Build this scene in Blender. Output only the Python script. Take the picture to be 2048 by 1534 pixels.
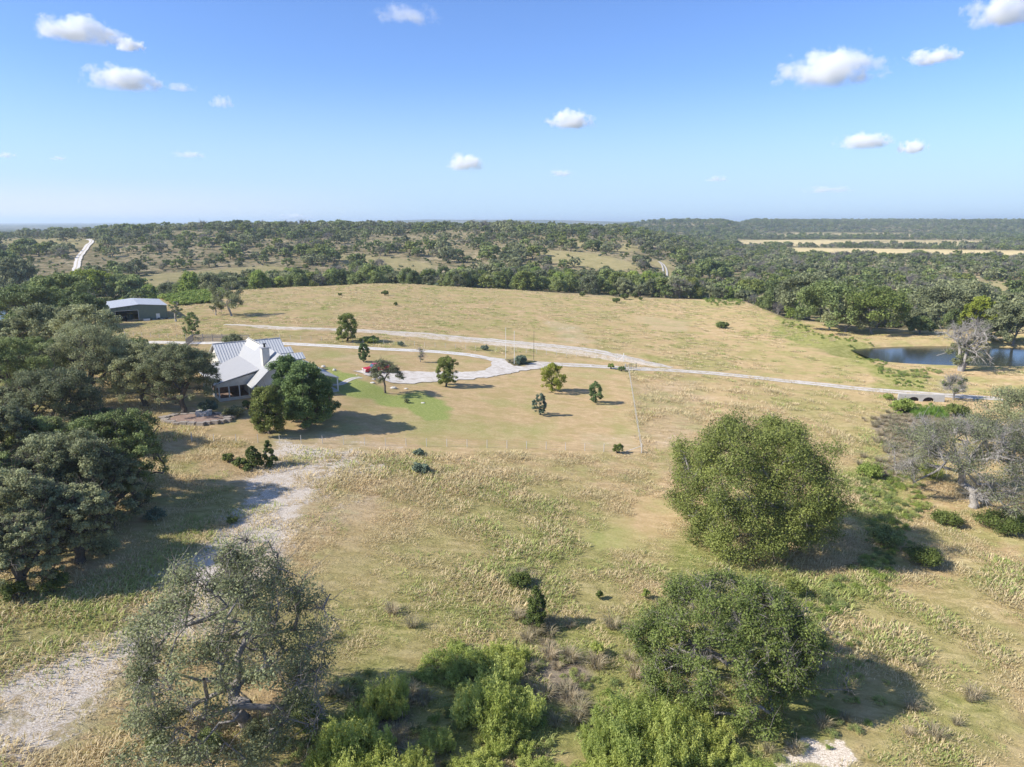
import bpy, math, random
import numpy as np
from mathutils import Vector, Matrix
from mathutils.geometry import delaunay_2d_cdt

for o in list(bpy.data.objects): bpy.data.objects.remove(o)
S = bpy.context.scene
COL = S.collection
# ------------------------------------------------------------------ camera, sky, sun, exposure
F = 1384.0; CX, CY = 1024.0, 767.0; HC = 33.0; PITCH = math.radians(13.18)
cam = bpy.data.cameras.new('camera'); co = bpy.data.objects.new('camera', cam); COL.objects.link(co)
cam.sensor_width = 36; cam.lens = F/2048*36; cam.clip_start = 1; cam.clip_end = 80000
co.location = (0, 0, HC); co.rotation_euler = (math.pi/2-PITCH, 0, 0); S.camera = co
SUN_TO = Vector((-1.0, -0.30, 0)).normalized(); SUN_EL = math.radians(37)
W = bpy.data.worlds.new('World'); S.world = W; W.use_nodes = True
nt = W.node_tree; bg = nt.nodes['Background']
sky = nt.nodes.new('ShaderNodeTexSky'); sky.sky_type = 'NISHITA'; sky.sun_disc = False
sky.sun_elevation = SUN_EL; sky.sun_rotation = math.atan2(SUN_TO.x, SUN_TO.y)
sky.altitude = 400; sky.air_density = 1.0; sky.dust_density = 0.6; sky.ozone_density = 2.0
tcs = nt.nodes.new('ShaderNodeTexCoord'); sx = nt.nodes.new('ShaderNodeSeparateXYZ'); nt.links.new(tcs.outputs['Generated'], sx.inputs[0])
mr = nt.nodes.new('ShaderNodeMapRange'); mr.interpolation_type = 'SMOOTHSTEP'; nt.links.new(sx.outputs['Z'], mr.inputs[0]); mr.inputs[1].default_value = -.02; mr.inputs[2].default_value = .20; mr.inputs[3].default_value = .92; mr.inputs[4].default_value = 0
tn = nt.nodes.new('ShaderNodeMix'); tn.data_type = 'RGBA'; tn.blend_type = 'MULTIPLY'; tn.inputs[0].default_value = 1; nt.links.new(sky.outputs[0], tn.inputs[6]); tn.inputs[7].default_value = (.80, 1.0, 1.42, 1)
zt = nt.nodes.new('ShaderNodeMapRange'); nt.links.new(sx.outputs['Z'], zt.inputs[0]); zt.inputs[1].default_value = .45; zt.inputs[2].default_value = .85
zc = nt.nodes.new('ShaderNodeMix'); zc.data_type = 'RGBA'; nt.links.new(zt.outputs[0], zc.inputs[0]); zc.inputs[6].default_value = (.78, .99, 1.42, 1); zc.inputs[7].default_value = (1.25, 1.25, 1.38, 1); nt.links.new(zc.outputs[2], tn.inputs[7])  # unseen zenith made brighter and more neutral, adding fill to the shadows
hz = nt.nodes.new('ShaderNodeMix'); hz.data_type = 'RGBA'; nt.links.new(mr.outputs[0], hz.inputs[0]); nt.links.new(tn.outputs[2], hz.inputs[6]); hz.inputs[7].default_value = (4.0, 5.5, 7.2, 1)
# paler, whiter air low on the left
m1 = nt.nodes.new('ShaderNodeMapRange'); m1.interpolation_type = 'SMOOTHSTEP'; nt.links.new(sx.outputs['Z'], m1.inputs[0]); m1.inputs[1].default_value = .005; m1.inputs[2].default_value = .06; m1.inputs[3].default_value = 1; m1.inputs[4].default_value = 0
m2 = nt.nodes.new('ShaderNodeMapRange'); nt.links.new(sx.outputs['X'], m2.inputs[0]); m2.inputs[1].default_value = -.12; m2.inputs[2].default_value = -.5; m2.inputs[3].default_value = 0; m2.inputs[4].default_value = .85
m3 = nt.nodes.new('ShaderNodeMath'); m3.operation = 'MULTIPLY'; nt.links.new(m1.outputs[0], m3.inputs[0]); nt.links.new(m2.outputs[0], m3.inputs[1])
wl = nt.nodes.new('ShaderNodeMix'); wl.data_type = 'RGBA'; nt.links.new(m3.outputs[0], wl.inputs[0]); nt.links.new(hz.outputs[2], wl.inputs[6]); wl.inputs[7].default_value = (5.9, 6.3, 6.9, 1)
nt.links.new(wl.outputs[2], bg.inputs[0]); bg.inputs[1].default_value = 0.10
sl = bpy.data.lights.new('sun', 'SUN'); sl.energy = 5.0; sl.angle = math.radians(0.5); sl.color = (1, 0.945, 0.85)
so = bpy.data.objects.new('sun', sl); COL.objects.link(so); so.location = (-100, -20, 100)
sd = Vector((SUN_TO.x*math.cos(SUN_EL), SUN_TO.y*math.cos(SUN_EL), math.sin(SUN_EL)))
so.rotation_euler = sd.to_track_quat('Z', 'Y').to_euler()
S.view_settings.view_transform = 'Standard'; S.view_settings.look = 'None'
S.view_settings.exposure = 0.55; S.view_settings.gamma = 1
S.cycles.max_bounces = 10; S.cycles.diffuse_bounces = 3; S.cycles.transmission_bounces = 4
S.cycles.transparent_max_bounces = 8; S.cycles.volume_bounces = 8; S.cycles.volume_max_steps = 256
S.cycles.sample_clamp_indirect = 8

# ------------------------------------------------------------------ small maths
def sstep(a, b, x):
    t = np.clip((x-a)/(b-a), 0, 1); return t*t*(3-2*t)
def _hash(ix, iy, s):
    n = (ix*374761393 + iy*668265263 + s*2147483647) & 0xffffffff
    n = ((n ^ (n >> 13))*1274126177) & 0xffffffff
    return ((n ^ (n >> 16)) & 0xffff)/65535.0
def vnoise(x, y, s=0):
    x = np.asarray(x, float); y = np.asarray(y, float)
    fx = np.floor(x); fy = np.floor(y); ix = fx.astype(np.int64); iy = fy.astype(np.int64)
    u = x-fx; v = y-fy; u = u*u*(3-2*u); v = v*v*(3-2*v)
    a = _hash(ix, iy, s); b = _hash(ix+1, iy, s); c = _hash(ix, iy+1, s); d = _hash(ix+1, iy+1, s)
    return (a*(1-u)+b*u)*(1-v)+(c*(1-u)+d*u)*v*1.0
def fbm(x, y, s=0, oct=4):
    t = 0; a = .5; x = np.asarray(x, float); y = np.asarray(y, float)
    for k in range(oct):
        t = t + a*(vnoise(x, y, s+k*17)-.5)*2; x = x*2.03+7.1; y = y*2.03+3.3; a *= .5
    return t
# ------------------------------------------------------------------ terrain height
AZ_K = [-.85, -.6, -.43, -.2, 0, .33, .40, .55, .8]
YB_K = [215, 235, 290, 330, 335, 330, 262, 235, 235]
def h(x, y):
    x = np.asarray(x, float); y = np.asarray(y, float)
    r = np.sqrt(x*x+y*y)+1e-6; az = x/np.maximum(y, 1)
    az = np.where(y < 1, np.sign(x)*2, az)
    base = 3.9-.075*(x+40)
    base = 4.6-np.log1p(np.exp(np.clip((4.6-base)*1.6, -40, 40)))/1.6
    base = -3.6+np.log1p(np.exp(np.clip((base+3.6)*1.6, -40, 40)))/1.6
    # flat pad under the house
    px = x+44; py_ = y-122; k = 1-sstep(14, 24, np.sqrt(px*px+py_*py_)); base = base*(1-k)+3.9*k
    # pond bowl
    kp = 1-sstep(.75, 1.12, np.sqrt(((x-134)/42)**2+((y-196)/18.5)**2)); base = base*(1-kp)+(-6.3)*kp
    base = base + .35*fbm(x/28, y/28, 5, 3)*(1-k)*(1-kp)
    yb = np.interp(az, AZ_K, YB_K)
    val = -3.2-5.5*sstep(.1, .35, az)
    g = sstep(-8, 55, y-yb)
    z = base*(1-g)+val*g
    A = np.interp(az, [-1, -.74, -.62, -.5, -.3, 0, .17, .24, .29], [7, 13, 19, 23.5, 26, 26, 22, 9, 0])
    hill = A*(sstep(395, 760, r)*.72+sstep(700, 960, r)*.28)
    hill = hill*(1-sstep(1150, 1700, r))
    nz = fbm(x/120, y/120, 11, 4)*4.2*sstep(420, 620, r)*(A/26)*(1-sstep(1150, 1700, r))
    z = z+hill+nz
    k1 = sstep(.06, .24, az+.02*fbm(x/300, y/300, 3, 2))*(1-sstep(.29, .36, az))*sstep(1500, 2500, r+360*fbm(x/500, y/500, 21, 3))*37
    k2 = sstep(.29, .34, az)*sstep(2350, 3200, r+520*fbm(x/420, y/420, 31, 3))*41
    k0 = np.interp(az, [-.9, -.32, -.12, .05, .2], [0, 22, 72, 66, 26])*sstep(6000, 8200, r)
    z = z+np.maximum(np.maximum(k1, k2), k0)
    z = z+fbm(x/900, y/900, 41, 4)*8*sstep(1500, 2600, r)
    z = z-12*sstep(1300, 3000, r)*(1-sstep(.1, .2, az))
    return z
CP, SP = math.cos(PITCH), math.sin(PITCH)
def proj(x, y, z):
    x = np.asarray(x, float); dz = np.asarray(z, float)-HC
    dep = y*CP-dz*SP; up = y*SP+dz*CP
    dep = np.maximum(dep, .1)
    return CX+F*x/dep, CY-F*up/dep
_T = np.geomspace(15, 26000, 900)
def gp(px, py):
    d = Vector(((px-CX)/F, CP+(CY-py)/F*SP, -SP+(CY-py)/F*CP))
    L = math.hypot(d.x, d.y)
    def f(t): return HC+d.z/L*t-h(d.x/L*t, d.y/L*t)
    v = f(_T); idx = np.where(v < 0)[0]
    if len(idx) == 0: t = 20000.
    else:
        i = idx[0]; a, b = _T[max(i-1, 0)], _T[i]
        for _ in range(30):
            m = (a+b)/2
            if f(m) < 0: b = m
            else: a = m
        t = (a+b)/2
    x, y = d.x/L*t, d.y/L*t
    return Vector((x, y, float(h(x, y))))
def mpp(p):                                   # metres per photo pixel at a place
    return (p.y*CP-(p.z-HC)*SP)/F

# ------------------------------------------------------------------ materials
def new_mat(name):
    m = bpy.data.materials.new(name); m.use_nodes = True
    m.node_tree.nodes.clear(); return m
class N:
    def __init__(s, m): s.t = m.node_tree
    def n(s, typ, **kw):
        nd = s.t.nodes.new(typ)
        for k, v in kw.items():
            if k.startswith('i_'):
                key = k[2:]; key = int(key) if key.isdigit() else key
                nd.inputs[key].default_value = v
            else: setattr(nd, k, v)
        return nd
    def l(s, a, b): s.t.links.new(a, b)
    def noise(s, vec, scale, detail=4, rough=.55, dist=0):
        q = s.n('ShaderNodeTexNoise'); q.inputs['Scale'].default_value = scale
        q.inputs['Detail'].default_value = detail; q.inputs['Roughness'].default_value = rough
        q.inputs['Distortion'].default_value = dist
        if vec is not None: s.l(vec, q.inputs['Vector'])
        return q.outputs['Fac']
    def ramp(s, fac, stops, interp='LINEAR'):
        r = s.n('ShaderNodeValToRGB'); r.color_ramp.interpolation = interp
        e = r.color_ramp.elements
        while len(e) < len(stops): e.new(.5)
        for q, (p, c) in zip(e, stops):
            q.position = p; q.color = (c[0], c[1], c[2], 1) if len(c) == 3 else c
        s.l(fac, r.inputs[0]); return r.outputs[0]
    def mix(s, fac, a, b, typ='MIX'):
        q = s.n('ShaderNodeMix', data_type='RGBA', blend_type=typ)
        for sock, v in ((q.inputs[0], fac), (q.inputs[6], a), (q.inputs[7], b)):
            if isinstance(v, (int, float)): sock.default_value = v
            elif isinstance(v, tuple): sock.default_value = (*v, 1) if len(v) == 3 else v
            else: s.l(v, sock)
        return q.outputs[2]
    def math(s, op, a, b=0., c=None, clamp=False):
        q = s.n('ShaderNodeMath', operation=op); q.use_clamp = clamp
        for i, v in enumerate((a, b, c)):
            if v is None: continue
            if isinstance(v, (int, float)): q.inputs[i].default_value = v
            else: s.l(v, q.inputs[i])
        return q.outputs[0]
    def rng(s, v, a, b, c=0., d=1.):
        q = s.n('ShaderNodeMapRange'); s.l(v, q.inputs[0])
        for i, k in enumerate((a, b, c, d)): q.inputs[i+1].default_value = k
        return q.outputs[0]
    def out(s, shader, vol=None):
        o = s.n('ShaderNodeOutputMaterial')
        if shader is not None: s.l(shader, o.inputs['Surface'])
        if vol is not None: s.l(vol, o.inputs['Volume'])
    def bump(s, hgt, strength=.5, dist=.1):
        b = s.n('ShaderNodeBump'); b.inputs['Strength'].default_value = strength
        b.inputs['Distance'].default_value = dist; s.l(hgt, b.inputs['Height']); return b.outputs[0]
def mat_simple(name, c1, c2, scale=3., rough=.8, metal=0., bump=.2, spec=.3, bdist=.03):
    m = new_mat(name); q = N(m)
    tc = q.n('ShaderNodeTexCoord').outputs['Object']
    f = q.noise(tc, scale, 6, .65)
    b = q.n('ShaderNodeBsdfPrincipled'); b.inputs['Roughness'].default_value = rough
    b.inputs['Metallic'].default_value = metal; b.inputs['Specular IOR Level'].default_value = spec
    q.l(q.ramp(f, [(.3, c1), (.7, c2)]), b.inputs['Base Color'])
    if bump: q.l(q.bump(q.noise(tc, scale*4, 5), bump, bdist), b.inputs['Normal'])
    q.out(b.outputs[0]); return m
def mat_leaf(name, dark, light, trans=.3, vary=.25, dry=None, spec=.25):
    """each leaf takes a shade between dark and light from its own 'var' value"""
    m = new_mat(name); q = N(m)
    a = q.n('ShaderNodeAttribute', attribute_name='var').outputs['Fac']
    c = q.ramp(a, [(0., dark), (.85, light), (1., dry or light)])
    oi = q.n('ShaderNodeObjectInfo').outputs['Random']
    hsv = q.n('ShaderNodeHueSaturation'); q.l(c, hsv.inputs['Color'])
    q.l(q.rng(oi, 0, 1, 1-vary, 1+vary), hsv.inputs['Value'])
    q.l(q.rng(oi, 0, 1, .512, .488), hsv.inputs['Hue'])
    c = hsv.outputs[0]
    b = q.n('ShaderNodeBsdfPrincipled'); b.inputs['Roughness'].default_value = .6
    b.inputs['Specular IOR Level'].default_value = spec; q.l(c, b.inputs['Base Color'])
    t = q.n('ShaderNodeBsdfTranslucent')
    q.l(q.mix(.5, c, (.5, .6, .1), 'MULTIPLY'), t.inputs['Color'])
    q.l(c, t.inputs['Color'])
    mx = q.n('ShaderNodeMixShader', i_0=trans); q.l(b.outputs[0], mx.inputs[1]); q.l(t.outputs[0], mx.inputs[2])
    q.out(mx.outputs[0]); return m
M = {}
M['oak'] = mat_leaf('live_oak_leaves', (.140, .155, .075), (.365, .388, .200), .36, .32)
M['oakgreen'] = mat_leaf('green_oak_leaves', (.115, .145, .046), (.290, .350, .125), .32, .32)
M['pecan'] = mat_leaf('pecan_leaves', (.112, .146, .036), (.292, .335, .090), .34, .1, (.31, .29, .11))
M['maple'] = mat_leaf('yard_tree_leaves', (.070, .120, .038), (.225, .310, .108), .34, .12)
M['yellow'] = mat_leaf('yellow_green_leaves', (.15, .19, .02), (.36, .40, .06), .35, .05)
M['cedar'] = mat_leaf('cedar_foliage', (.075, .105, .024), (.200, .240, .060), .26, .2)
M['blue'] = mat_leaf('blue_green_foliage', (0.075, 0.114, 0.072), (0.220, 0.276, 0.186), .2, .1)
M['bacc'] = mat_leaf('willow_brush_foliage', (.30, .36, .075), (.58, .62, .19), .5, .14)
M['weed'] = mat_leaf('weed_foliage', (.18, .25, .05), (.38, .46, .12), .4, .15)
M['tussock'] = mat_leaf('dry_tussock_blades', (.30, .25, .15), (.54, .47, .31), .4, .2)
M['straw'] = mat_leaf('straw_grass_blades', (.50, .40, .21), (.78, .66, .40), .4, .08)
M['ggrass'] = mat_leaf('green_grass_blades', (.27, .32, .09), (.54, .57, .21), .4, .1)
M['pods'] = mat_leaf('reed_blades', (.10, .20, .03), (.22, .34, .06), .35, .1)
M['agave'] = mat_leaf('agave_leaves', (.16, .22, .17), (.34, .42, .33), .1, .05)
M['bark'] = mat_simple('dark_bark', (.065, .052, .042), (.16, .135, .11), 5, .9, bump=.5)
M['graybark'] = mat_simple('pale_grey_bark', (.13, .115, .10), (.32, .29, .26), 5, .9, bump=.5)
M['deadwood'] = mat_simple('weathered_dead_wood', (.20, .18, .16), (.44, .41, .37), 4, .9, bump=.4)
M['twig'] = mat_simple('grey_twigs', (.20, .175, .15), (.38, .34, .30), 4, .9, bump=0)
M['stone'] = mat_simple('limestone', (.38, .35, .30), (.70, .67, .61), 1.2, .9, bump=.6, bdist=.1)
M['post'] = mat_simple('weathered_post', (.42, .40, .36), (.62, .60, .55), 6, .7)
M['wire'] = mat_simple('fence_wire', (.30, .29, .27), (.42, .41, .39), 6, .5, .6, bump=0)
M['white'] = mat_simple('white_paint', (.68, .67, .62), (.80, .79, .75), 4, .5)
M['dark'] = mat_simple('dark_metal', (.03, .03, .035), (.07, .07, .07), 5, .5, .3)

# ------------------------------------------------------------------ mesh + object helpers
def mesh_np(name, verts, faces=None, quads=None, mats=(), smooth=False, midx=None, var=None):
    """verts (n,3); quads (m,4) array and/or faces list"""
    me = bpy.data.meshes.new(name); verts = np.asarray(verts, np.float32)
    if quads is not None and len(quads):
        quads = np.asarray(quads, np.int32); k = quads.shape[1]
        me.vertices.add(len(verts)); me.vertices.foreach_set('co', verts.ravel())
        me.loops.add(quads.size); me.loops.foreach_set('vertex_index', quads.ravel())
        me.polygons.add(len(quads)); me.polygons.foreach_set('loop_start', np.arange(0, quads.size, k, dtype=np.int32))
        me.polygons.foreach_set('loop_total', np.full(len(quads), k, np.int32))
        me.update(calc_edges=True)
    else:
        me.from_pydata([tuple(map(float, v)) for v in verts], [], faces or [])
    for m in mats: me.materials.append(m)
    if midx is not None: me.polygons.foreach_set('material_index', np.asarray(midx, np.int32))
    if smooth: me.polygons.foreach_set('use_smooth', np.ones(len(me.polygons), bool))
    if var is not None:
        a = me.attributes.new('var', 'FLOAT', 'POINT'); a.data.foreach_set('value', np.asarray(var, np.float32))
    me.validate(clean_customdata=False); me.update(); return me
def link(name, data, parent=None, loc=None):
    o = bpy.data.objects.new(name, data); COL.objects.link(o)
    if parent is not None: o.parent = parent
    if loc is not None: o.location = loc
    return o
def tag(o, label, cat, group=None):
    o['label'] = label; o['category'] = cat
    if group: o['group'] = group
    return o
def thing(name, label, cat, loc=(0, 0, 0), rz=0, group=None):
    o = link(name, None); o.location = loc; o.rotation_euler = (0, 0, rz); o.empty_display_size = .2
    return tag(o, label, cat, group)
class MB:
    """collects simple solids into ONE mesh"""
    def __init__(s): s.v = []; s.f = []
    def add(s, vs, fs):
        b = len(s.v); s.v += [tuple(v) for v in vs]; s.f += [tuple(i+b for i in f) for f in fs]; return s
    def box(s, x0, x1, y0, y1, z0, z1):
        return s.add([(x, y, z) for z in (z0, z1) for (x, y) in ((x0, y0), (x1, y0), (x1, y1), (x0, y1))],
                     [(3, 2, 1, 0), (4, 5, 6, 7), (0, 1, 5, 4), (1, 2, 6, 5), (2, 3, 7, 6), (3, 0, 4, 7)])
    def prism(s, poly, e0, e1):
        """poly: points; e0,e1: offset vectors for the two caps"""
        n = len(poly); vs = [Vector(p)+Vector(e0) for p in poly]+[Vector(p)+Vector(e1) for p in poly]
        fs = [tuple(range(n))[::-1], tuple(range(n, 2*n))]+[(i, (i+1) % n, n+(i+1) % n, n+i) for i in range(n)]
        return s.add(vs, fs)
    def tube(s, a, b, r0, r1=None, n=8):
        r1 = r0 if r1 is None else r1; a = Vector(a); b = Vector(b); d = (b-a).normalized()
        u = d.orthogonal().normalized(); w = d.cross(u); vs = []
        for p, r in ((a, r0), (b, r1)):
            for k in range(n):
                t = 2*math.pi*k/n; vs.append(p+(u*math.cos(t)+w*math.sin(t))*r)
        return s.add(vs, [(k, (k+1) % n, n+(k+1) % n, n+k) for k in range(n)]+[tuple(range(n))[::-1], tuple(range(n, 2*n))])
    def build(s, name, m, parent=None, loc=None, smooth=False):
        return link(name, mesh_np(name, s.v, faces=s.f, mats=[m], smooth=smooth), parent, loc)

# ------------------------------------------------------------------ ground zones (authored as outlines on the terrain)
def wpoly(pts): return np.array([gp(*p)[:2] for p in pts])
def sd_poly(P, x, y):
    n = len(P); d = np.full(x.shape, 1e18); ins = np.zeros(x.shape, bool)
    for i in range(n):
        ax, ay = P[i]; bx, by = P[(i+1) % n]; ex, ey = bx-ax, by-ay
        t = np.clip(((x-ax)*ex+(y-ay)*ey)/(ex*ex+ey*ey+1e-9), 0, 1)
        d = np.minimum(d, (x-ax-ex*t)**2+(y-ay-ey*t)**2)
        if ey != 0:
            ins ^= ((ay > y) != (by > y)) & (x < ex*(y-ay)/ey+ax)
    return np.where(ins, -1, 1)*np.sqrt(d)
ZONES = {'mow': [], 'green': [], 'bare': [], 'brush': [], 'field': [], 'clear': []}
def zone(kind, strength, soft, pts): ZONES[kind].append((wpoly(pts), strength, soft))
zone('mow', 1, .35, [(440, 880), (560, 899), (700, 907), (1282, 908), (1249, 722), (1060, 714), (900, 704), (700, 690), (560, 684), (430, 690), (300, 690), (250, 706), (330, 830)])
zone('mow', .9, 2.5, [(1405, 765), (1455, 790), (1450, 870), (1420, 960), (1330, 1050), (1250, 1090), (1150, 1080), (1290, 1000), (1385, 930), (1430, 860)])
zone('green', 1, 2.2, [(655, 735), (700, 748), (790, 785), (850, 784), (895, 815), (905, 838), (850, 842), (800, 815), (740, 800), (690, 798), (665, 790)])
zone('green', .42, 6, [(700, 800), (860, 825), (960, 830), (1090, 860), (1120, 885), (1000, 898), (860, 895), (780, 870)])
zone('green', .45, 4, [(570, 703), (700, 698), (690, 715), (600, 720)])
zone('green', .62, 8, [(560, 1290), (760, 1120), (900, 1010), (1080, 950), (1240, 980), (1340, 1080), (1400, 1200), (1300, 1260), (1000, 1300), (700, 1330)])
zone('green', .9, 3, [(1350, 1050), (1500, 1130), (1690, 1160), (1740, 1100), (1700, 960), (1750, 890), (1850, 830), (1880, 850), (1850, 960), (1810, 1040), (1800, 1150), (1640, 1260), (1720, 1534), (500, 1534), (680, 1340), (1000, 1260), (1300, 1200)])
zone('green', .5, 4, [(1500, 790), (1770, 800), (1800, 860), (1760, 960), (1700, 900), (1600, 840)])
zone('green', 1, 3, [(1560, 625), (1640, 668), (1740, 690), (1760, 730), (1850, 760), (1850, 790), (1780, 785), (1740, 740), (1640, 700), (1540, 670)])
zone('green', .6, 2, [(1265, 708), (1400, 716), (1560, 745), (1440, 742), (1300, 724)])
zone('green', .6, 5, [(0, 1200), (160, 1180), (330, 1060), (420, 960), (560, 1010), (520, 1100), (300, 1210), (100, 1330), (0, 1340)])
zone('green', .62, 7, [(1720, 1180), (1900, 1100), (2048, 1140), (2048, 1534), (1780, 1534)])
zone('green', .5, 3, [(1370, 590), (1480, 590), (1490, 612), (1400, 606)])
zone('green', .35, 3, [(430, 655), (560, 640), (640, 610), (560, 605), (480, 620)])
zone('green', .3, 6, [(740, 640), (1000, 650), (1250, 690), (1260, 670), (1000, 625), (760, 620)])
zone('bare', 1.0, 4, [(-60, 1380), (-60, 1534), (40, 1534), (230, 1370), (400, 1250), (510, 1160), (620, 1030), (660, 950), (600, 915), (700, 905), (560, 885), (500, 930), (470, 990), (420, 1080), (300, 1180), (140, 1290)])
zone('bare', .75, 3, [(540, 880), (700, 893), (800, 915), (760, 950), (640, 985), (560, 930)])
zone('bare', .42, 4, [(1265, 770), (1400, 760), (1430, 800), (1390, 880), (1310, 920), (1285, 860)])
zone('bare', .55, 5, [(600, 1010), (760, 960), (800, 1020), (640, 1090), (540, 1120)])
zone('bare', 1.1, .6, [(1560, 1510), (1600, 1480), (1690, 1475), (1720, 1534), (1560, 1534)])
zone('bare', .95, .8, [(1645, 1258), (1685, 1256), (1712, 1282), (1680, 1288)])
zone('bare', .8, 1.2, [(460, 650), (600, 655), (760, 660), (960, 676), (1080, 686), (1160, 694), (1240, 708), (1330, 730), (1320, 736), (1230, 722), (1080, 700), (940, 686), (760, 668), (560, 660)])
zone('bare', .5, 3, [(480, 700), (520, 708), (640, 735), (655, 750), (560, 745)])
zone('bare', .5, 4, [(270, 790), (430, 800), (440, 850), (330, 850)])
zone('bare', .4, 2, [(1180, 870), (1300, 900), (1290, 925), (1150, 900)])
zone('bare', .5, 3, [(1085, 640), (1160, 650), (1200, 690), (1120, 690)])
zone('bare', .45, 4, [(1270, 630), (1400, 640), (1380, 665), (1290, 660)])
zone('bare', .5, 2, [(640, 860), (760, 880), (860, 900), (700, 903), (600, 893)])
zone('bare', .42, 2, [(700, 705), (740, 715), (720, 735), (660, 720)])
zone('bare', .45, 2, [(1150, 860), (1270, 870), (1280, 900), (1160, 900)])
zone('brush', 1, 3, [(1750, 830), (1830, 812), (1900, 830), (1990, 845), (1870, 880), (1840, 930), (1800, 960), (1760, 940)])
zone('brush', .8, 2.5, [(1010, 1240), (1120, 1240), (1200, 1340), (1160, 1430), (1050, 1400), (1060, 1300)])
zone('brush', .7, 2.5, [(700, 1400), (820, 1380), (900, 1500), (860, 1534), (720, 1534)])
zone('brush', .6, 2, [(1010, 1130), (1100, 1130), (1100, 1180), (1020, 1190)])
zone('field', 1, 4, [(1470, 479), (1700, 479), (1970, 481), (1970, 491), (1700, 492), (1480, 492)])
zone('field', 1, 3, [(1555, 495), (1800, 498), (2100, 502), (2100, 517), (1800, 514), (1600, 511)])
zone('field', .8, 3, [(1430, 482), (1470, 482), (1475, 487), (1430, 486)])
zone('clear', .9, 5, [(300, 548), (420, 540), (540, 530), (620, 545), (640, 562), (560, 572), (430, 582), (300, 590), (250, 600), (260, 560)])
zone('clear', .9, 4, [(1285, 522), (1335, 520), (1345, 535), (1345, 552), (1325, 555), (1320, 535)])
zone('clear', .8, 4, [(0, 478), (150, 476), (210, 480), (200, 494), (0, 500)])
zone('clear', .85, 4, [(1060, 500), (1180, 505), (1290, 535), (1230, 545), (1110, 525)])
zone('clear', .8, 4, [(640, 508), (760, 512), (880, 530), (830, 545), (700, 530)])
zone('clear', .8, 4, [(1120, 480), (1260, 488), (1330, 500), (1250, 505), (1140, 492)])
zone('clear', .9, 4, [(1960, 650), (2060, 655), (2060, 690), (1990, 684)])
zone('field', .75, 30, [(1500, 463), (1800, 466), (1960, 470), (1700, 474), (1520, 471)])
zone('clear', .7, 4, [(1900, 560), (2048, 565), (2048, 590), (1960, 580)])
def zval(kind, x, y):
    v = np.zeros(x.shape)
    for P, s, soft in ZONES[kind]:
        x0, y0 = P.min(0)-soft*3; x1, y1 = P.max(0)+soft*3
        k = (x > x0) & (x < x1) & (y > y0) & (y < y1)
        if not k.any(): continue
        xx, yy = x[k], y[k]; d = sd_poly(P, xx, yy)+fbm(xx/(soft*2), yy/(soft*2), 77, 3)*soft*1.2
        v[k] = np.maximum(v[k], s*sstep(soft, -soft, d))
    return v
def beyond(x, y):
    az = x/np.maximum(y, 1); yb = np.interp(az, AZ_K, YB_K)
    return sstep(-2, 16, y-yb+6*fbm(x/30, y/30, 9, 2))
# the terrain sheet: finer towards the house and meadow, coarser outward, reaching the horizon
def build_terrain():
    a1 = np.linspace(-46, 46, 760); a0 = np.linspace(-180, -47, 40)[:-1]; a2 = np.linspace(47, 180, 40)[1:]
    A = np.radians(np.concatenate([a0, a1, a2])); nA = len(A)
    R = np.concatenate([np.linspace(4, 30, 8)[:-1], np.geomspace(30, 150, 300)[:-1], np.geomspace(150, 1300, 330)[:-1], np.geomspace(1300, 30000, 260)])
    nR = len(R)
    RR, AA = np.meshgrid(R, A, indexing='ij'); X = RR*np.sin(AA); Y = RR*np.cos(AA)
    Z = h(X, Y); Z = np.where(Y < 0, np.where(RR < 400, Z, -6), Z)
    V = np.stack([X.ravel(), Y.ravel(), Z.ravel()], 1); V = np.vstack([V, [[0, 0, float(h(0., 4.))]]])
    i = np.arange(nR-1)[:, None]*nA+np.arange(nA-1)[None, :]; i = i.ravel()
    Q = np.stack([i, i+1, i+nA+1, i+nA], 1)[:, ::-1]
    me = mesh_np('terrain', V, quads=Q, smooth=True)
    x, y = V[:, 0], V[:, 1]
    for nm, chans in (('zoneA', (zval('green', x, y), zval('bare', x, y), zval('mow', x, y), beyond(x, y))),
                      ('zoneB', (zval('brush', x, y), zval('field', x, y), zval('clear', x, y), sstep(1050, 1700, np.hypot(x, y))))):
        at = me.attributes.new(nm, 'FLOAT_COLOR', 'POINT')
        at.data.foreach_set('color', np.stack(chans, 1).astype(np.float32).ravel())
    return me
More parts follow.
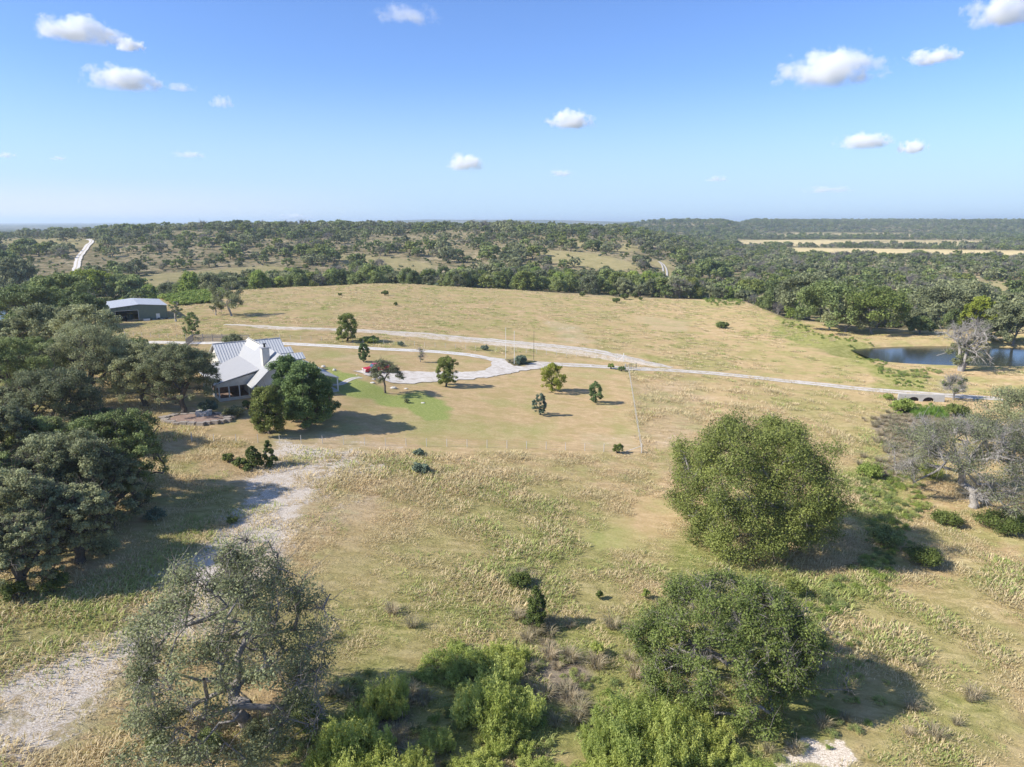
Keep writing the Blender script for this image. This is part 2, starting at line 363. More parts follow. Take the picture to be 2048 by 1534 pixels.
def terrain_mat():
    m = new_mat('ranch_ground'); q = N(m)
    P = q.n('ShaderNodeNewGeometry').outputs['Position']
    def attr(nm):
        a = q.n('ShaderNodeAttribute', attribute_name=nm); s = q.n('ShaderNodeSeparateColor'); q.l(a.outputs['Color'], s.inputs[0])
        return (*s.outputs, a.outputs['Alpha'])
    g, bare, mow, bey = attr('zoneA'); brush, field, clear, far = attr('zoneB')
    mp = q.n('ShaderNodeMapping'); mp.inputs['Rotation'].default_value = (0, 0, .35); mp.inputs['Scale'].default_value = (1, 2.2, 1)
    q.l(P, mp.inputs[0]); PS = mp.outputs[0]
    n_big = q.noise(P, .022, 4, .6); n_mid = q.noise(P, .13, 5, .6); n_st = q.noise(PS, .55, 6, .68, .6)
    n_f = q.noise(PS, 3.2, 5, .7); n_ff = q.noise(P, 9, 3, .7)
    straw = q.ramp(n_st, [(.28, (0.347, 0.246, 0.121)), (.5, (0.514, 0.369, 0.194)), (.72, (0.693, 0.522, 0.320))])
    straw = q.mix(q.math('MULTIPLY', q.rng(q.noise(P, .3, 6, .7), .45, .65), .6), straw, (0.420, 0.295, 0.165))
    straw = q.mix(q.math('MULTIPLY', q.rng(q.noise(PS, .22, 6, .72, .8), .5, .62), .55), straw, (0.714, 0.542, 0.349))
    straw = q.mix(q.math('MULTIPLY', q.rng(n_big, .38, .62), .8), straw, q.ramp(n_st, [(.3, (0.378, 0.291, 0.136)), (.7, (0.557, 0.424, 0.228))]))
    green = q.ramp(n_st, [(.28, (.165, .180, .050)), (.5, (.315, .305, .104)), (.72, (.50, .44, .195))])
    gf = q.math('ADD', g, q.math('MULTIPLY', q.math('SUBTRACT', n_mid, .5), 1.3)); gf = q.rng(gf, .1, .85)
    gf = q.math('MAXIMUM', gf, q.math('MULTIPLY', q.rng(q.math('ADD', n_mid, q.math('MULTIPLY', n_st, .5)), .70, .86), .75))
    col = q.mix(gf, straw, green)
    mowc = q.ramp(q.math('ADD', q.math('MULTIPLY', n_f, .5), q.math('MULTIPLY', n_st, .5)), [(.34, (0.326, 0.231, 0.116)), (.5, (0.441, 0.320, 0.175)), (.66, (0.588, 0.433, 0.262))])
    mowc = q.mix(q.math('MULTIPLY', q.rng(q.noise(P, .25, 6, .7), .46, .60), .65), mowc, (.33, .265, .115))
    mowg = q.ramp(n_f, [(.3, (0.158, 0.197, 0.053)), (.5, (0.252, 0.286, 0.087)), (.7, (0.399, 0.394, 0.165))])
    mg = q.rng(q.math('ADD', g, q.math('MULTIPLY', q.math('SUBTRACT', n_mid, .5), .9)), .22, .8)
    mg = q.math('MAXIMUM', mg, q.math('MULTIPLY', q.rng(n_mid, .50, .66), .42))
    col = q.mix(mow, col, q.mix(mg, mowc, mowg))
    br = q.ramp(n_st, [(.3, (.20, .16, .11)), (.55, (.33, .27, .20)), (.75, (.34, .33, .18))])
    col = q.mix(q.rng(q.math('ADD', brush, q.math('MULTIPLY', q.math('SUBTRACT', n_mid, .5), .8)), .3, .7), col, br)
    # woodland and hillside floor
    fl = q.ramp(q.noise(P, .05, 6, .65), [(.3, (.20, .16, .09)), (.5, (.34, .27, .16)), (.7, (.46, .38, .25))])
    fl = q.mix(clear, fl, q.ramp(n_mid, [(.3, (.28, .25, .11)), (.7, (.42, .35, .18))]))
    scrub = q.rng(q.noise(P, .16, 5, .7), .47, .56)
    scrub = q.math('MULTIPLY', scrub, q.math('SUBTRACT', 1, clear))
    fl = q.mix(q.math('MULTIPLY', scrub, .75), fl, q.ramp(n_st, [(.3, (.06, .075, .03)), (.7, (.12, .13, .06))]))
    col = q.mix(bey, col, fl)
    # far wooded country
    tr = q.rng(q.math('ADD', q.noise(P, .055, 4, .75), q.math('MULTIPLY', q.math('SUBTRACT', q.noise(P, .0022, 3), .5), .55)), .38, .50)
    fc = q.mix(tr, (.36, .30, .18), q.ramp(q.noise(P, .04, 5, .8), [(.3, (.028, .040, .018)), (.7, (.085, .10, .045))]))
    col = q.mix(far, col, fc)
    col = q.mix(field, col, q.ramp(q.noise(P, .01, 4), [(.35, (.46, .38, .20)), (.65, (.58, .47, .26))]))
    # limestone showing through thin pale soil
    col = q.mix(q.math('MULTIPLY', q.rng(bare, .25, .9), .55), col, q.ramp(n_st, [(.3, (.42, .33, .22)), (.7, (.62, .53, .41))]))
    bn = q.math('ADD', q.math('MULTIPLY', q.noise(P, .75, 9, .85, .6), .8), q.math('MULTIPLY', q.noise(P, .12, 4, .6), .2))
    bf = q.rng(q.math('ADD', q.math('MULTIPLY', bare, .50), q.math('MULTIPLY', q.math('SUBTRACT', bn, .5), 1.8)), .33, .43)
    spk = q.rng(q.noise(P, 1.5, 6, .78), .645, .72)
    spk = q.math('MULTIPLY', spk, q.math('MULTIPLY', q.rng(n_mid, .45, .6), q.math('SUBTRACT', .8, far)))
    bf = q.math('MAXIMUM', bf, q.math('MULTIPLY', spk, .6))
    stone = q.ramp(n_ff, [(.32, (.30, .24, .17)), (.46, (.52, .44, .35)), (.6, (.70, .63, .54)), (.75, (.82, .78, .70))])
    col = q.mix(bf, col, stone)
    b = q.n('ShaderNodeBsdfDiffuse'); b.inputs['Roughness'].default_value = .5
    q.l(col, b.inputs['Color'])
    hg = q.math('ADD', q.math('MULTIPLY', n_st, .9), q.math('MULTIPLY', n_f, .45))
    st = q.math('MULTIPLY', q.math('SUBTRACT', 1, q.math('MULTIPLY', mow, .7)), q.math('SUBTRACT', 1, q.math('MULTIPLY', bf, .6)))
    bp = q.n('ShaderNodeBump'); bp.inputs['Distance'].default_value = .7; q.l(hg, bp.inputs['Height']); q.l(q.math('MULTIPLY', st, .75), bp.inputs['Strength'])
    hf = q.n('ShaderNodeBump'); hf.inputs['Distance'].default_value = 9; hf.inputs['Strength'].default_value = .9
    q.l(q.math('MULTIPLY', q.math('MULTIPLY', tr, far), .8), hf.inputs['Height']); q.l(bp.outputs[0], hf.inputs['Normal'])
    q.l(hf.outputs[0], b.inputs['Normal'])
    q.out(b.outputs[0]); return m
M['ground'] = terrain_mat()
tme = build_terrain(); tme.materials.append(M['ground'])
to = link('terrain', tme); to['kind'] = 'structure'

# ------------------------------------------------------------------ roads and tracks
def gravel_mat(name, c1, c2, c3):
    m = new_mat(name); q = N(m); P = q.n('ShaderNodeNewGeometry').outputs['Position']
    c = q.ramp(q.noise(P, .7, 7, .7, .5), [(.3, c1), (.5, c2), (.75, c3)])
    ac = q.n('ShaderNodeAttribute', attribute_name='across').outputs['Fac']      # 0..1 across the road, .5 in the middle strip
    mid = q.rng(q.math('ABSOLUTE', q.math('SUBTRACT', ac, .5)), .05, .16, 1, 0); edge = q.rng(q.math('ABSOLUTE', q.math('SUBTRACT', ac, .5)), .38, .5)
    grow = q.math('ADD', q.math('MULTIPLY', mid, .28), q.math('MULTIPLY', edge, .45)); has = q.math('GREATER_THAN', ac, .001)
    gk_ = q.rng(q.math('ADD', q.math('MULTIPLY', grow, has), q.math('SUBTRACT', q.noise(P, 1.1, 7, .75), .5)), .17, .30)
    c = q.mix(gk_, c, q.ramp(q.noise(P, 2, 4), [(.35, (.30, .24, .13)), (.65, (.46, .38, .22))]))
    b = q.n('ShaderNodeBsdfDiffuse'); q.l(c, b.inputs['Color']); q.l(q.bump(q.noise(P, 6, 4, .7), .4, .05), b.inputs['Normal'])
    q.out(b.outputs[0]); return m
M['caliche'] = gravel_mat('white_caliche_gravel', (.36, .30, .23), (.56, .51, .45), (.67, .63, .57))
M['drive'] = gravel_mat('pale_gravel_drive', (.50, .46, .41), (.60, .57, .53), (.66, .63, .59))
M['concrete'] = gravel_mat('concrete', (.40, .38, .35), (.48, .46, .42), (.54, .52, .48))
def smoothline(P, n=8):
    P = [Vector((p[0], p[1])) for p in P]; out = []
    for i in range(len(P)-1):
        a = P[max(i-1, 0)]; b = P[i]; c = P[i+1]; d = P[min(i+2, len(P)-1)]
        for k in range(n):
            t = k/n; out.append(.5*((2*b)+(c-a)*t+(2*a-5*b+4*c-d)*t*t+(-a+3*b-3*c+d)*t**3))
    out.append(P[-1]); return out
def ribbon(name, pts_px, width, m, lift=.05, jit=.0, seed=1, world=False, n=10, wob=.3):
    P = pts_px if world else [gp(*p)[:2] for p in pts_px]
    L = smoothline(P, n)
    # resample
    out = [L[0]]; acc = 0; step = max(width*.25, .5)
    for a, b in zip(L[:-1], L[1:]):
        d = (b-a).length; k = max(1, int(d/step))
        for j in range(1, k+1): out.append(a+(b-a)*j/k)
    L = out; V = []; C = 6; Fq = []
    for i, p in enumerate(L):
        t = (L[min(i+1, len(L)-1)]-L[max(i-1, 0)]).normalized(); nrm = Vector((-t.y, t.x))
        wl = width/2*(1+jit*float(fbm(i*.31, seed*9.1, seed, 3))); wr = width/2*(1+jit*float(fbm(i*.31, seed*5.7+50, seed+1, 3)))
        for c in range(C):
            s = -wl+(wl+wr)*c/(C-1); qx = p.x+nrm.x*s; qy = p.y+nrm.y*s
            V.append((qx, qy, float(h(qx, qy))+lift-(.03 if c in (0, C-1) else 0)))
        if i: Fq += [((i-1)*C+c, i*C+c, i*C+c+1, (i-1)*C+c+1) for c in range(C-1)]
    me = mesh_np(name, V, quads=np.array(Fq)[:, ::-1], mats=[m]); at = me.attributes.new('across', 'FLOAT', 'POINT')
    at.data.foreach_set('value', np.tile(np.linspace(.01, 1, C), len(L)).astype(np.float32))
    o = link(name, me); o['kind'] = 'structure'; return o
def patch(name, pts_px, m, lift=.07, jit=.3, seed=2, cell=1.5):
    P = [Vector(gp(*p)[:2]) for p in pts_px]; B = []
    n = len(P)
    for i in range(n):
        a, b = P[i], P[(i+1) % n]; k = max(1, int((b-a).length/.6))
        for j in range(k):
            c = a+(b-a)*j/k; B.append(Vector((c.x+jit*float(fbm(c.x*.6, c.y*.6, seed, 3)), c.y+jit*float(fbm(c.x*.6, c.y*.6, seed+5, 3)))))
    A = np.array(B); x0, y0 = A.min(0); x1, y1 = A.max(0)
    gx, gy = np.meshgrid(np.arange(x0, x1, cell), np.arange(y0, y1, cell)); gx = gx.ravel(); gy = gy.ravel()
    k = sd_poly(A, gx, gy) < -.4
    pts = B+[Vector((a, b)) for a, b in zip(gx[k], gy[k])]
    vs, es, fs, *_ = delaunay_2d_cdt(pts, [], [list(range(len(B)))], 1, 1e-4)
    V = [(v.x, v.y, float(h(v.x, v.y))+lift) for v in vs]
    o = link(name, mesh_np(name, V, faces=[tuple(f) for f in fs], mats=[m])); o['kind'] = 'structure'; return o
ribbon('driveway', [(1052, 725), (1120, 729), (1210, 734), (1250, 737), (1330, 740), (1440, 748), (1600, 765), (1760, 781), (1850, 788), (2003, 798)], 4.0, M['caliche'], .08, .32, 3)
ribbon('driveway', [(225, 683), (330, 685), (440, 686), (560, 687), (680, 693), (760, 698), (850, 702), (930, 709), (985, 718), (1040, 724)], 3.6, M['drive'], .06, .16, 4)
patch('driveway', [(945, 712), (1000, 717), (1012, 722), (1020, 730), (1045, 734), (1062, 730), (1095, 731), (1100, 735), (1060, 740), (1020, 747), (985, 754), (925, 761), (860, 766), (810, 768), (780, 765), (745, 755), (715, 744), (704, 742), (740, 738), (790, 741), (870, 745), (930, 745), (975, 740), (986, 733), (980, 722)], M['caliche'], .11, 1.3, 7)
ribbon('garden_path', [(664, 770), (680, 769), (692, 763), (706, 757), (722, 755)], 1.5, M['concrete'], .07, .05, 2)
ribbon('hillside_road', [(150, 560), (151, 545), (155, 527), (160, 512), (170, 500), (180, 488), (183, 482), (176, 479)], 4.6, M['drive'], .5, .3, 6)
for k, dx in enumerate((-5, 2)):
    ribbon('hillside_track', [(1318+dx*.3, 524), (1326+dx*.6, 530), (1331+dx, 540), (1332+dx, 553)], 1.3, M['drive'], .45, .2, 8+k)
ribbon('meadow_track', [(450, 649), (520, 652), (600, 656), (720, 660), (830, 666), (930, 675)], 2.2, M['caliche'], .06, .9, 11)
ribbon('meadow_track', [(925, 676), (990, 681), (1060, 688), (1130, 694), (1195, 703), (1245, 714)], 5.0, M['caliche'], .06, .6, 12)
ribbon('meadow_track', [(1235, 712), (1270, 718), (1300, 726), (1345, 735)], 2.6, M['caliche'], .06, .9, 13)

# ------------------------------------------------------------------ plants: wood and foliage builders
def tubes_np(A, B, ra, rb, n=5):
    A = np.asarray(A, float); B = np.asarray(B, float); ra = np.asarray(ra)[:, None]; rb = np.asarray(rb)[:, None]
    d = B-A; L = np.linalg.norm(d, axis=1, keepdims=True)+1e-9; d = d/L
    ref = np.where(np.abs(d[:, 2:3]) > .9, np.array([[1., 0, 0]]), np.array([[0, 0, 1.]]))
    u = np.cross(d, ref); u /= np.linalg.norm(u, axis=1, keepdims=True)+1e-9; w = np.cross(d, u)
    B = B+d*ra*.5
    V = np.zeros((len(A), 2*n, 3))
    for k in range(n):
        c, s = math.cos(2*math.pi*k/n), math.sin(2*math.pi*k/n)
        V[:, k] = A+(u*c+w*s)*ra; V[:, n+k] = B+(u*c+w*s)*rb
    base = (np.arange(len(A))*2*n)[:, None]
    Q = np.concatenate([base+np.array([[k, (k+1) % n, n+(k+1) % n, n+k]]) for k in range(n)], 0)
    return V.reshape(-1, 3), Q
def leaf_cloud(C, R, per, size, rng, up=.5, shell=.5, asp=.55, align=0., vb=.22, var0=.45):
    C = np.asarray(C, float); R = np.asarray(R, float)
    if R.ndim == 1: R = np.stack([R, R, R*.75], 1)
    per = np.broadcast_to(np.asarray(per), (len(C),)).astype(int)
    idx = np.repeat(np.arange(len(C)), per); n = len(idx)
    d = rng.normal(size=(n, 3)); d /= np.linalg.norm(d, axis=1, keepdims=True)
    lump = .72+.56*vnoise(d[:, 0]*1.7+idx*3.1+d[:, 2]*1.3, d[:, 1]*1.7+d[:, 2]*1.9+idx*1.7, 5)
    rad = (rng.random(n)**shell)*lump
    P = C[idx]+d*R[idx]*rad[:, None]
    nr = d*.55+rng.normal(size=(n, 3))*.62; nr[:, 2] += up
    nr /= np.linalg.norm(nr, axis=1, keepdims=True)
    t = rng.normal(size=(n, 3)); t[:, 2] += align*4; t -= nr*np.sum(t*nr, 1, keepdims=True)
    t /= np.linalg.norm(t, axis=1, keepdims=True)+1e-9; b = np.cross(nr, t)
    s = size*(.6+.8*rng.random(n))[:, None]
    V = np.stack([P-t*s*.5, P+b*s*asp*.5, P+t*s*.5, P-b*s*asp*.5], 1).reshape(-1, 3)
    Q = np.arange(4*n).reshape(n, 4)
    bv = rng.normal(size=len(C))*vb
    var = np.clip(var0+bv[idx]+rng.normal(size=n)*.14, 0, .84)
    var = np.where(rng.random(n) < .02, 1., var)
    return V, Q, np.repeat(var, 4)
def skeleton(fork, targets, rng, trunk_r, lean=(0, 0), tip=.03, seg=1.0, wig=.18, arch=.12, base=(0, 0, 0)):
    pos = [np.array(base, float)]; par = [-1]; fork = np.array(fork, float)
    for k in (1, 2, 3):
        pos.append(pos[0]+(fork-pos[0])*k/3+rng.normal(size=3)*np.array([.05, .05, 0])*np.linalg.norm(fork)); par.append(len(pos)-2)
    f0 = len(pos)-1; order = np.argsort([np.linalg.norm(t-fork) for t in targets])
    cnt = {}; ends = []
    for ti in order:
        t = np.array(targets[ti], float); Pn = np.array(pos[f0:]); df = np.linalg.norm(t-fork)
        dn = np.linalg.norm(Pn-t, axis=1); dfk = np.linalg.norm(Pn-fork, axis=1)
        cost = dn+.38*dfk+np.where(dfk > df, 3, 0)+np.where(Pn[:, 2] > t[2]+.6, 1.5, 0); j = int(np.argmin(cost))+f0
        a = pos[j]; D = np.linalg.norm(t-a); ns = max(2, int(D/seg))
        side = rng.normal(size=3)*wig*D*.5; last = j
        for k in range(1, ns+1):
            s = k/ns; p = a+(t-a)*s+side*math.sin(math.pi*s)+np.array([0, 0, arch*D*math.sin(math.pi*s)])+rng.normal(size=3)*wig*D/ns*.5*(k < ns)
            pos.append(p); par.append(last); last = len(pos)-1
        ends.append(last)
    n = len(pos); c = np.zeros(n)
    for e in ends: c[e] += 1
    for i in range(n-1, 0, -1): c[par[i]] += c[i]
    r = tip*np.maximum(c, 1)**.5; r = r*(1+(trunk_r/r[1]-1)*np.clip((c/c[1])**.5, 0, 1)) if r[1] < trunk_r else r*trunk_r/r[1]
    r = np.maximum(r, tip*.6); r[0] = r[1]*1.35
    pos = np.array(pos); par = np.array(par); i = np.arange(1, n)
    return pos, pos[par[1:]], pos[i], np.minimum(r[par[1:]], r[1:]*1.5), r[1:]
def twigs_np(SA, SB, SR, count, length, rad, rng, zmin=0):
    """short crooked twigs that start on the thinner branches SA-SB"""
    k = np.where((SR < np.quantile(SR, .8)) & (SB[:, 2] > zmin))[0]; idx = rng.choice(k, count); n = count
    a = SA[idx]+(SB[idx]-SA[idx])*rng.random((n, 1))
    d = (SB[idx]-SA[idx]); d /= np.linalg.norm(d, axis=1, keepdims=True)+1e-9; d = d*.5+rng.normal(size=(n, 3))*.7; d[:, 2] += .1
    d /= np.linalg.norm(d, axis=1, keepdims=True); L = length*(.3+.6*rng.random((n, 1)))
    b = a+d*L*.6; d2 = d+rng.normal(size=(n, 3))*.6; c = b+d2*L*.5; d3 = d+rng.normal(size=(n, 3))*.8; e = b+d3*L*.45; d4 = d2+rng.normal(size=(n, 3))*.7; f = c+d4*L*.35
    A = np.vstack([a, b, b, c]); B = np.vstack([b, c, e, f]); o = np.ones(n)*rad
    return tubes_np(A, B, np.concatenate([o*1.5, o, o*.9, o*.7]), np.concatenate([o, o*.7, o*.4, o*.3]), 3)
def blobs(style, H, R, rng, nb):
    C = []; rr = []; t0 = rng.random()*6.283; seed_ = t0*7
    if style == 'cedar':
        for k in range(nb):
            z = .08+.9*rng.random()**.85; rad = R*(1-z)**.62*(.45+.5*rng.random()); t = rng.random()*6.283
            C.append((rad*math.cos(t), rad*math.sin(t), z*H)); rr.append((.30+.12*rng.random())*R*(1.15-z*.75))
    elif style == 'bush':
        for k in range(nb):
            t = rng.random()*6.283; q = rng.random()**.5*.72*R
            C.append((q*math.cos(t), q*math.sin(t), H*(.28+.42*rng.random()*(1-(q/R)**2)))); rr.append(min(R, H)*(.30+.15*rng.random()))
    elif style == 'wide':                       # broad skirted crown, widest low down
        for k in range(nb):
            z = .10+.84*((k*.7548777+.3) % 1.); pr = (1-max(0, (z-.28)/.74)**1.7)**.55*(.78+.22*min(1, z/.25))
            t = t0+k*2.39996+.5*rng.normal(); lob = .94+.5*(float(vnoise(math.cos(t)*1.6+z*2.2+seed_, math.sin(t)*1.6+z*1.3, 3))-.5)+.35*(float(vnoise(math.cos(t)*4+z*5, math.sin(t)*4+seed_, 4))-.5)
            q = R*pr*lob*.97*(((k*.618034) % 1.)**.38); C.append((q*math.cos(t), q*math.sin(t), z*H)); rr.append(R*(.20+.14*rng.random()))
    elif style == 'tall':
        for k in range(nb):
            z = .13+.80*((k*.7548777+.3) % 1.); pr = math.sin(math.pi*min(max((z+.06)/1.08, 0), 1)**.85)**.6
            t = t0+k*2.39996+.5*rng.normal(); lob = .95+.6*(float(vnoise(math.cos(t)*1.7+z*2.5+seed_, math.sin(t)*1.7+z*1.7, 3))-.5); q = R*pr*.86*lob*(((k*.618034) % 1.)**.42)
            C.append((q*math.cos(t), q*math.sin(t), z*H)); rr.append(R*(.22+.14*rng.random()))
    else:
        for k in range(nb):
            t = t0+k*2.39996+.5*rng.normal(); lob = .97+.5*(float(vnoise(math.cos(t)*2+seed_, math.sin(t)*2+3, 3))-.5); q = R*.92*lob*(((k+.5)/nb)**.5); top = (.10*math.sin(q/R*5+t*2+seed_)*q/R)+(.42 if style == 'dome' else .5)+.50*math.sqrt(max(0, 1-min(1, q/R)**2)); lo = .5 if style == 'umbrella' else .17
            z = H*(top-(top-lo)*rng.random()**1.7*(.35+.65*q/R)); C.append((q*math.cos(t), q*math.sin(t), z)); rr.append(R*(.17+.13*rng.random()))
    return np.array(C), np.array(rr)
def tree_meshes(name, style, H, R, seed, nb=24, per=260, leaf=.3, trunk=.3, forkf=.25, bark='bark', lm='oak', squash=.75, twig=0, tiprad=.03, wig=.2, up=.5, shell=.5, blobr=1., wob=1., arch=.12, n_extra=0, stems=1, tw_r=.02, tw_l=.9, twm='twig'):
    rng = np.random.default_rng(seed); C, rr = blobs(style, H, R, rng, nb); rr = rr*blobr
    C[:, 0] += R*.05*rng.normal(); C[:, 1] += R*.05*rng.normal()
    V = []; Q = []; off = 0; T = C.copy(); T[:, 2] -= rr*.25
    if n_extra:
        C2, _ = blobs(style, H, R*1.02, rng, n_extra); T = np.vstack([T, C2])
    for s in range(stems):
        sub = T[s::stems] if stems > 1 else T
        ang = s*6.283/stems+rng.random(); bx = (0 if stems == 1 else .35*trunk*2)
        bs = (bx*math.cos(ang), bx*math.sin(ang), -.3)
        f = (bs[0]*3+rng.normal()*.04*H, bs[1]*3+rng.normal()*.04*H, H*forkf)
        _, a, b, ra, rb = skeleton(f, sub, rng, trunk, tip=tiprad, seg=max(.8, H*.09), wig=wig, arch=arch, base=bs)
        v, q = tubes_np(a, b, ra, rb, 6 if trunk > .2 else 4); V.append(v); Q.append(q+off); off += len(v)
        if twig:
            v, q = twigs_np(a, b, rb, int(twig*len(sub)), tw_l, tw_r, rng, H*.2); V.append(v); Q.append(q+off); off += len(v)
    wood = mesh_np(name+'_trunk', np.vstack(V), quads=np.vstack(Q), mats=[M[bark]], smooth=True)
    if per <= 0: return wood, None
    Rr = np.stack([rr, rr, rr*squash], 1)
    v, q, var = leaf_cloud(C, Rr, np.maximum(20, per*(rr/rr.mean())**2), leaf, rng, up=up, shell=shell)
    crown = mesh_np(name+'_crown', v, quads=q, mats=[M[lm]], var=var)
    return wood, crown
def put(wood, crown, p, name, label, cat='tree', group=None, s=1., rz=0., sz=None, hollow=False, wn='trunk', cn='crown'):
    t = thing(name, label, cat, p, rz, group); t.scale = (s, s, sz or s)
    link(wn, wood, t)
    if crown: link(cn, crown, t)
    return t
def fit(px, pyb, pyt, w):
    """a plant's place on the ground and its height and radius in metres, from where the photo shows it"""
    p = gp(px, pyb); k = mpp(p); dep = math.atan2(HC-p.z, p.y)
    Rm = w/2*k; D = (pyb-pyt)*k; B = Rm*math.sin(dep)*.8; Hm = max((D*D-B*B)/D/math.cos(dep), Rm*.55, .4); return p, Hm, Rm

# ---- the trees one can tell apart
SEED = [100]
def tree_at(name, label, px, pyb, pyt, w, style='dome', cat='tree', group=None, **kw):
    p, H, R = fit(px, pyb, pyt, w); SEED[0] += 1; k = mpp(p)*2
    kw.setdefault('leaf', max(.16, k*2.1)); kw.setdefault('trunk', max(.08, H*.028))
    wd, cr = tree_meshes(name, style, H, R, kw.pop('seed', SEED[0]), **kw)
    return put(wd, cr, p, name, label, cat, group)
# foreground
def big_foreground():
    tree_at('pecan_tree', 'largest full rounded green tree, standing alone between the meadow and the creek at right', 1524, 1092, 832, 400, 'wide', seed=11, nb=380, per=380, leaf=.19, lm='pecan', trunk=.55, forkf=.2, blobr=.42, twig=3, bark='graybark', tiprad=.03, tw_r=.018, tw_l=1.1, squash=.85, shell=.45)
    tree_at('pecan_tree', 'broad olive green tree with pale limbs showing, nearest to the camera below the largest tree', 1490, 1385, 1150, 410, 'wide', seed=12, nb=340, per=290, leaf=.155, lm='pecan', trunk=.4, forkf=.2, blobr=.38, twig=7, bark='graybark', tiprad=.028, n_extra=30, tw_r=.016, tw_l=.9, wig=.3, shell=.5)
    tree_at('live_oak', 'gnarled sparse live oak with twisted grey limbs at the lower left foreground', 492, 1450, 1100, 440, 'wide', seed=33, nb=160, per=280, leaf=.16, lm='oak', trunk=.36, forkf=.15, blobr=.50, twig=7, bark='graybark', tiprad=.040, n_extra=50, tw_r=.018, tw_l=1.1, wig=.6, shell=.5)
    tree_at('dying_oak', 'half dead spreading oak with silver grey branches at the right edge behind the shrubs', 1945, 1015, 826, 350, 'dome', seed=15, nb=130, per=270, leaf=.2, lm='oak', trunk=.45, forkf=.16, blobr=.55, twig=20, bark='deadwood', tiprad=.034, n_extra=60, tw_r=.022, tw_l=1.3, wig=.45)
    tree_at('live_oak', 'grey green live oak cut by the right edge above the half dead oak', 2062, 905, 770, 200, 'dome', seed=16, nb=90, per=200, leaf=.28, lm='oak', trunk=.4, twig=6, bark='graybark', tw_r=.02, blobr=.8)
    tree_at('dead_tree', 'tall bare silver tree with several ivy covered trunks beside the pond', 1922, 742, 626, 104, 'dome', seed=17, nb=34, per=0, trunk=.36, forkf=.42, twig=12, bark='deadwood', tiprad=.05, n_extra=30, stems=5, tw_r=.03, tw_l=1.6, wig=.3)
    tree_at('leaning_dead_tree', 'small bent tree with bare silver branches at the culvert', 1905, 800, 750, 50, 'dome', seed=18, nb=12, per=90, leaf=.35, lm='oakgreen', trunk=.2, twig=16, bark='deadwood', tiprad=.04, n_extra=16, tw_r=.025, tw_l=1.4, blobr=.8)
big_foreground()
# ivy on the trunks of the tall dead tree
def ivy():
    t = [o for o in bpy.data.objects if o.name.startswith('dead_tree')][0]
    rng = np.random.default_rng(4); C = []
    for k in range(26): C.append((rng.normal()*1.7, rng.normal()*1.2, 1.2+rng.random()*6.5))
    v, q, var = leaf_cloud(C, np.full(26, .85), 160, .38, rng)
    link('ivy', mesh_np('ivy', v, quads=q, mats=[M['oak']], var=var), t)
ivy()
L_OAK = [ # px, base, top, width, material, label
 (60, 1130, 935, 190, 'oak', 'shadowed live oak at the far left edge above the bare limestone slope'),
 (150, 1050, 860, 210, 'oak', 'grey green live oak standing in front of the left grove'),
 (244, 1000, 815, 190, 'oakgreen', 'bright topped live oak at the right front corner of the left grove'),
 (30, 985, 800, 170, 'oak', 'dense live oak at the left edge behind the grove front'),
 (110, 900, 730, 190, 'oak', 'dark live oak at the left below the garden clearing'),
 (40, 830, 668, 170, 'oakgreen', 'dark green live oak at the left edge beside the clearing'),
 (185, 812, 640, 190, 'oak', 'wide live oak whose dark forked trunks stand left of the patio'),
 (290, 812, 678, 150, 'oak', 'round live oak directly left of the stone patio'),
 (368, 826, 682, 150, 'oak', 'dark live oak touching the left side of the house'),
 (185, 720, 606, 130, 'oak', 'large round live oak in front of the green metal barn'),
 (90, 712, 606, 120, 'oak', 'pale grey green live oak left of the one in front of the barn'),
 (20, 715, 640, 80, 'oak', 'round live oak at the left edge beside the pale driveway'),
 (60, 640, 570, 140, 'oakgreen', 'broad green oak between the small left pond and the barn'),
 (130, 625, 545, 120, 'oakgreen', 'yellowish green oak behind the grove left of the barn'),
 (185, 600, 536, 110, 'yellow', 'yellow tinged oak at the foot of the white hillside road'),
 (248, 598, 548, 95, 'oakgreen', 'dark round oak just behind the barn roof'),
 (30, 590, 515, 90, 'oak', 'dark oak at the far left beyond the small pond'),
 (260, 745, 672, 110, 'oakgreen', 'green oak right of the barn side grove'),
 (345, 735, 690, 90, 'oak', 'low live oak in front of the grey picket fence'),
 (70, 770, 700, 110, 'oak', 'live oak among the shaded left grove by the driveway'),
 (160, 1125, 965, 150, 'oak', 'low grey green oak at the bottom front of the left grove'),
 (45, 1185, 1030, 150, 'oak', 'lowest oak of the left grove beside the grassy slope'),
 (215, 1040, 895, 150, 'oak', 'grey oak in front of the bright topped corner oak'),
 (100, 1060, 900, 140, 'oak', 'dense grey oak filling the middle of the grove front'),
 (20, 1080, 900, 120, 'oakgreen', 'low live oak cut by the left edge beside the shadowed oak'),
 (95, 975, 830, 150, 'oakgreen', 'bushy oak in the middle of the left grove front'),
 (200, 905, 815, 130, 'oakgreen', 'bright leaning oak between the clearing and the bright topped oak'),
 (15, 900, 770, 110, 'oak', 'oak on the left edge over the small clearing'),
 (120, 790, 672, 130, 'oakgreen', 'leafy oak left of the dark forked trunks'),
 (240, 775, 665, 110, 'oak', 'oak between the forked trunks and the patio oak'),
 (330, 770, 690, 100, 'oak', 'oak behind the patio oak near the driveway'),
 (20, 760, 690, 90, 'oakgreen', 'oak on the left edge above the clearing'),
 (140, 690, 615, 100, 'oak', 'grey green oak just left of the barn front oak'),
 (90, 615, 555, 90, 'oakgreen', 'low green oak left of the yellowish green oak'),
 (170, 655, 585, 90, 'oakgreen', 'green oak before the barn door'),
 (60, 685, 612, 90, 'oakgreen', 'green oak above the pale driveway at left'),
 (8, 560, 500, 60, 'oakgreen', 'green oak on the left edge of the far field'),
 (52, 505, 478, 50, 'oakgreen', 'large oak on the far left ridge beside the tan field'),
]
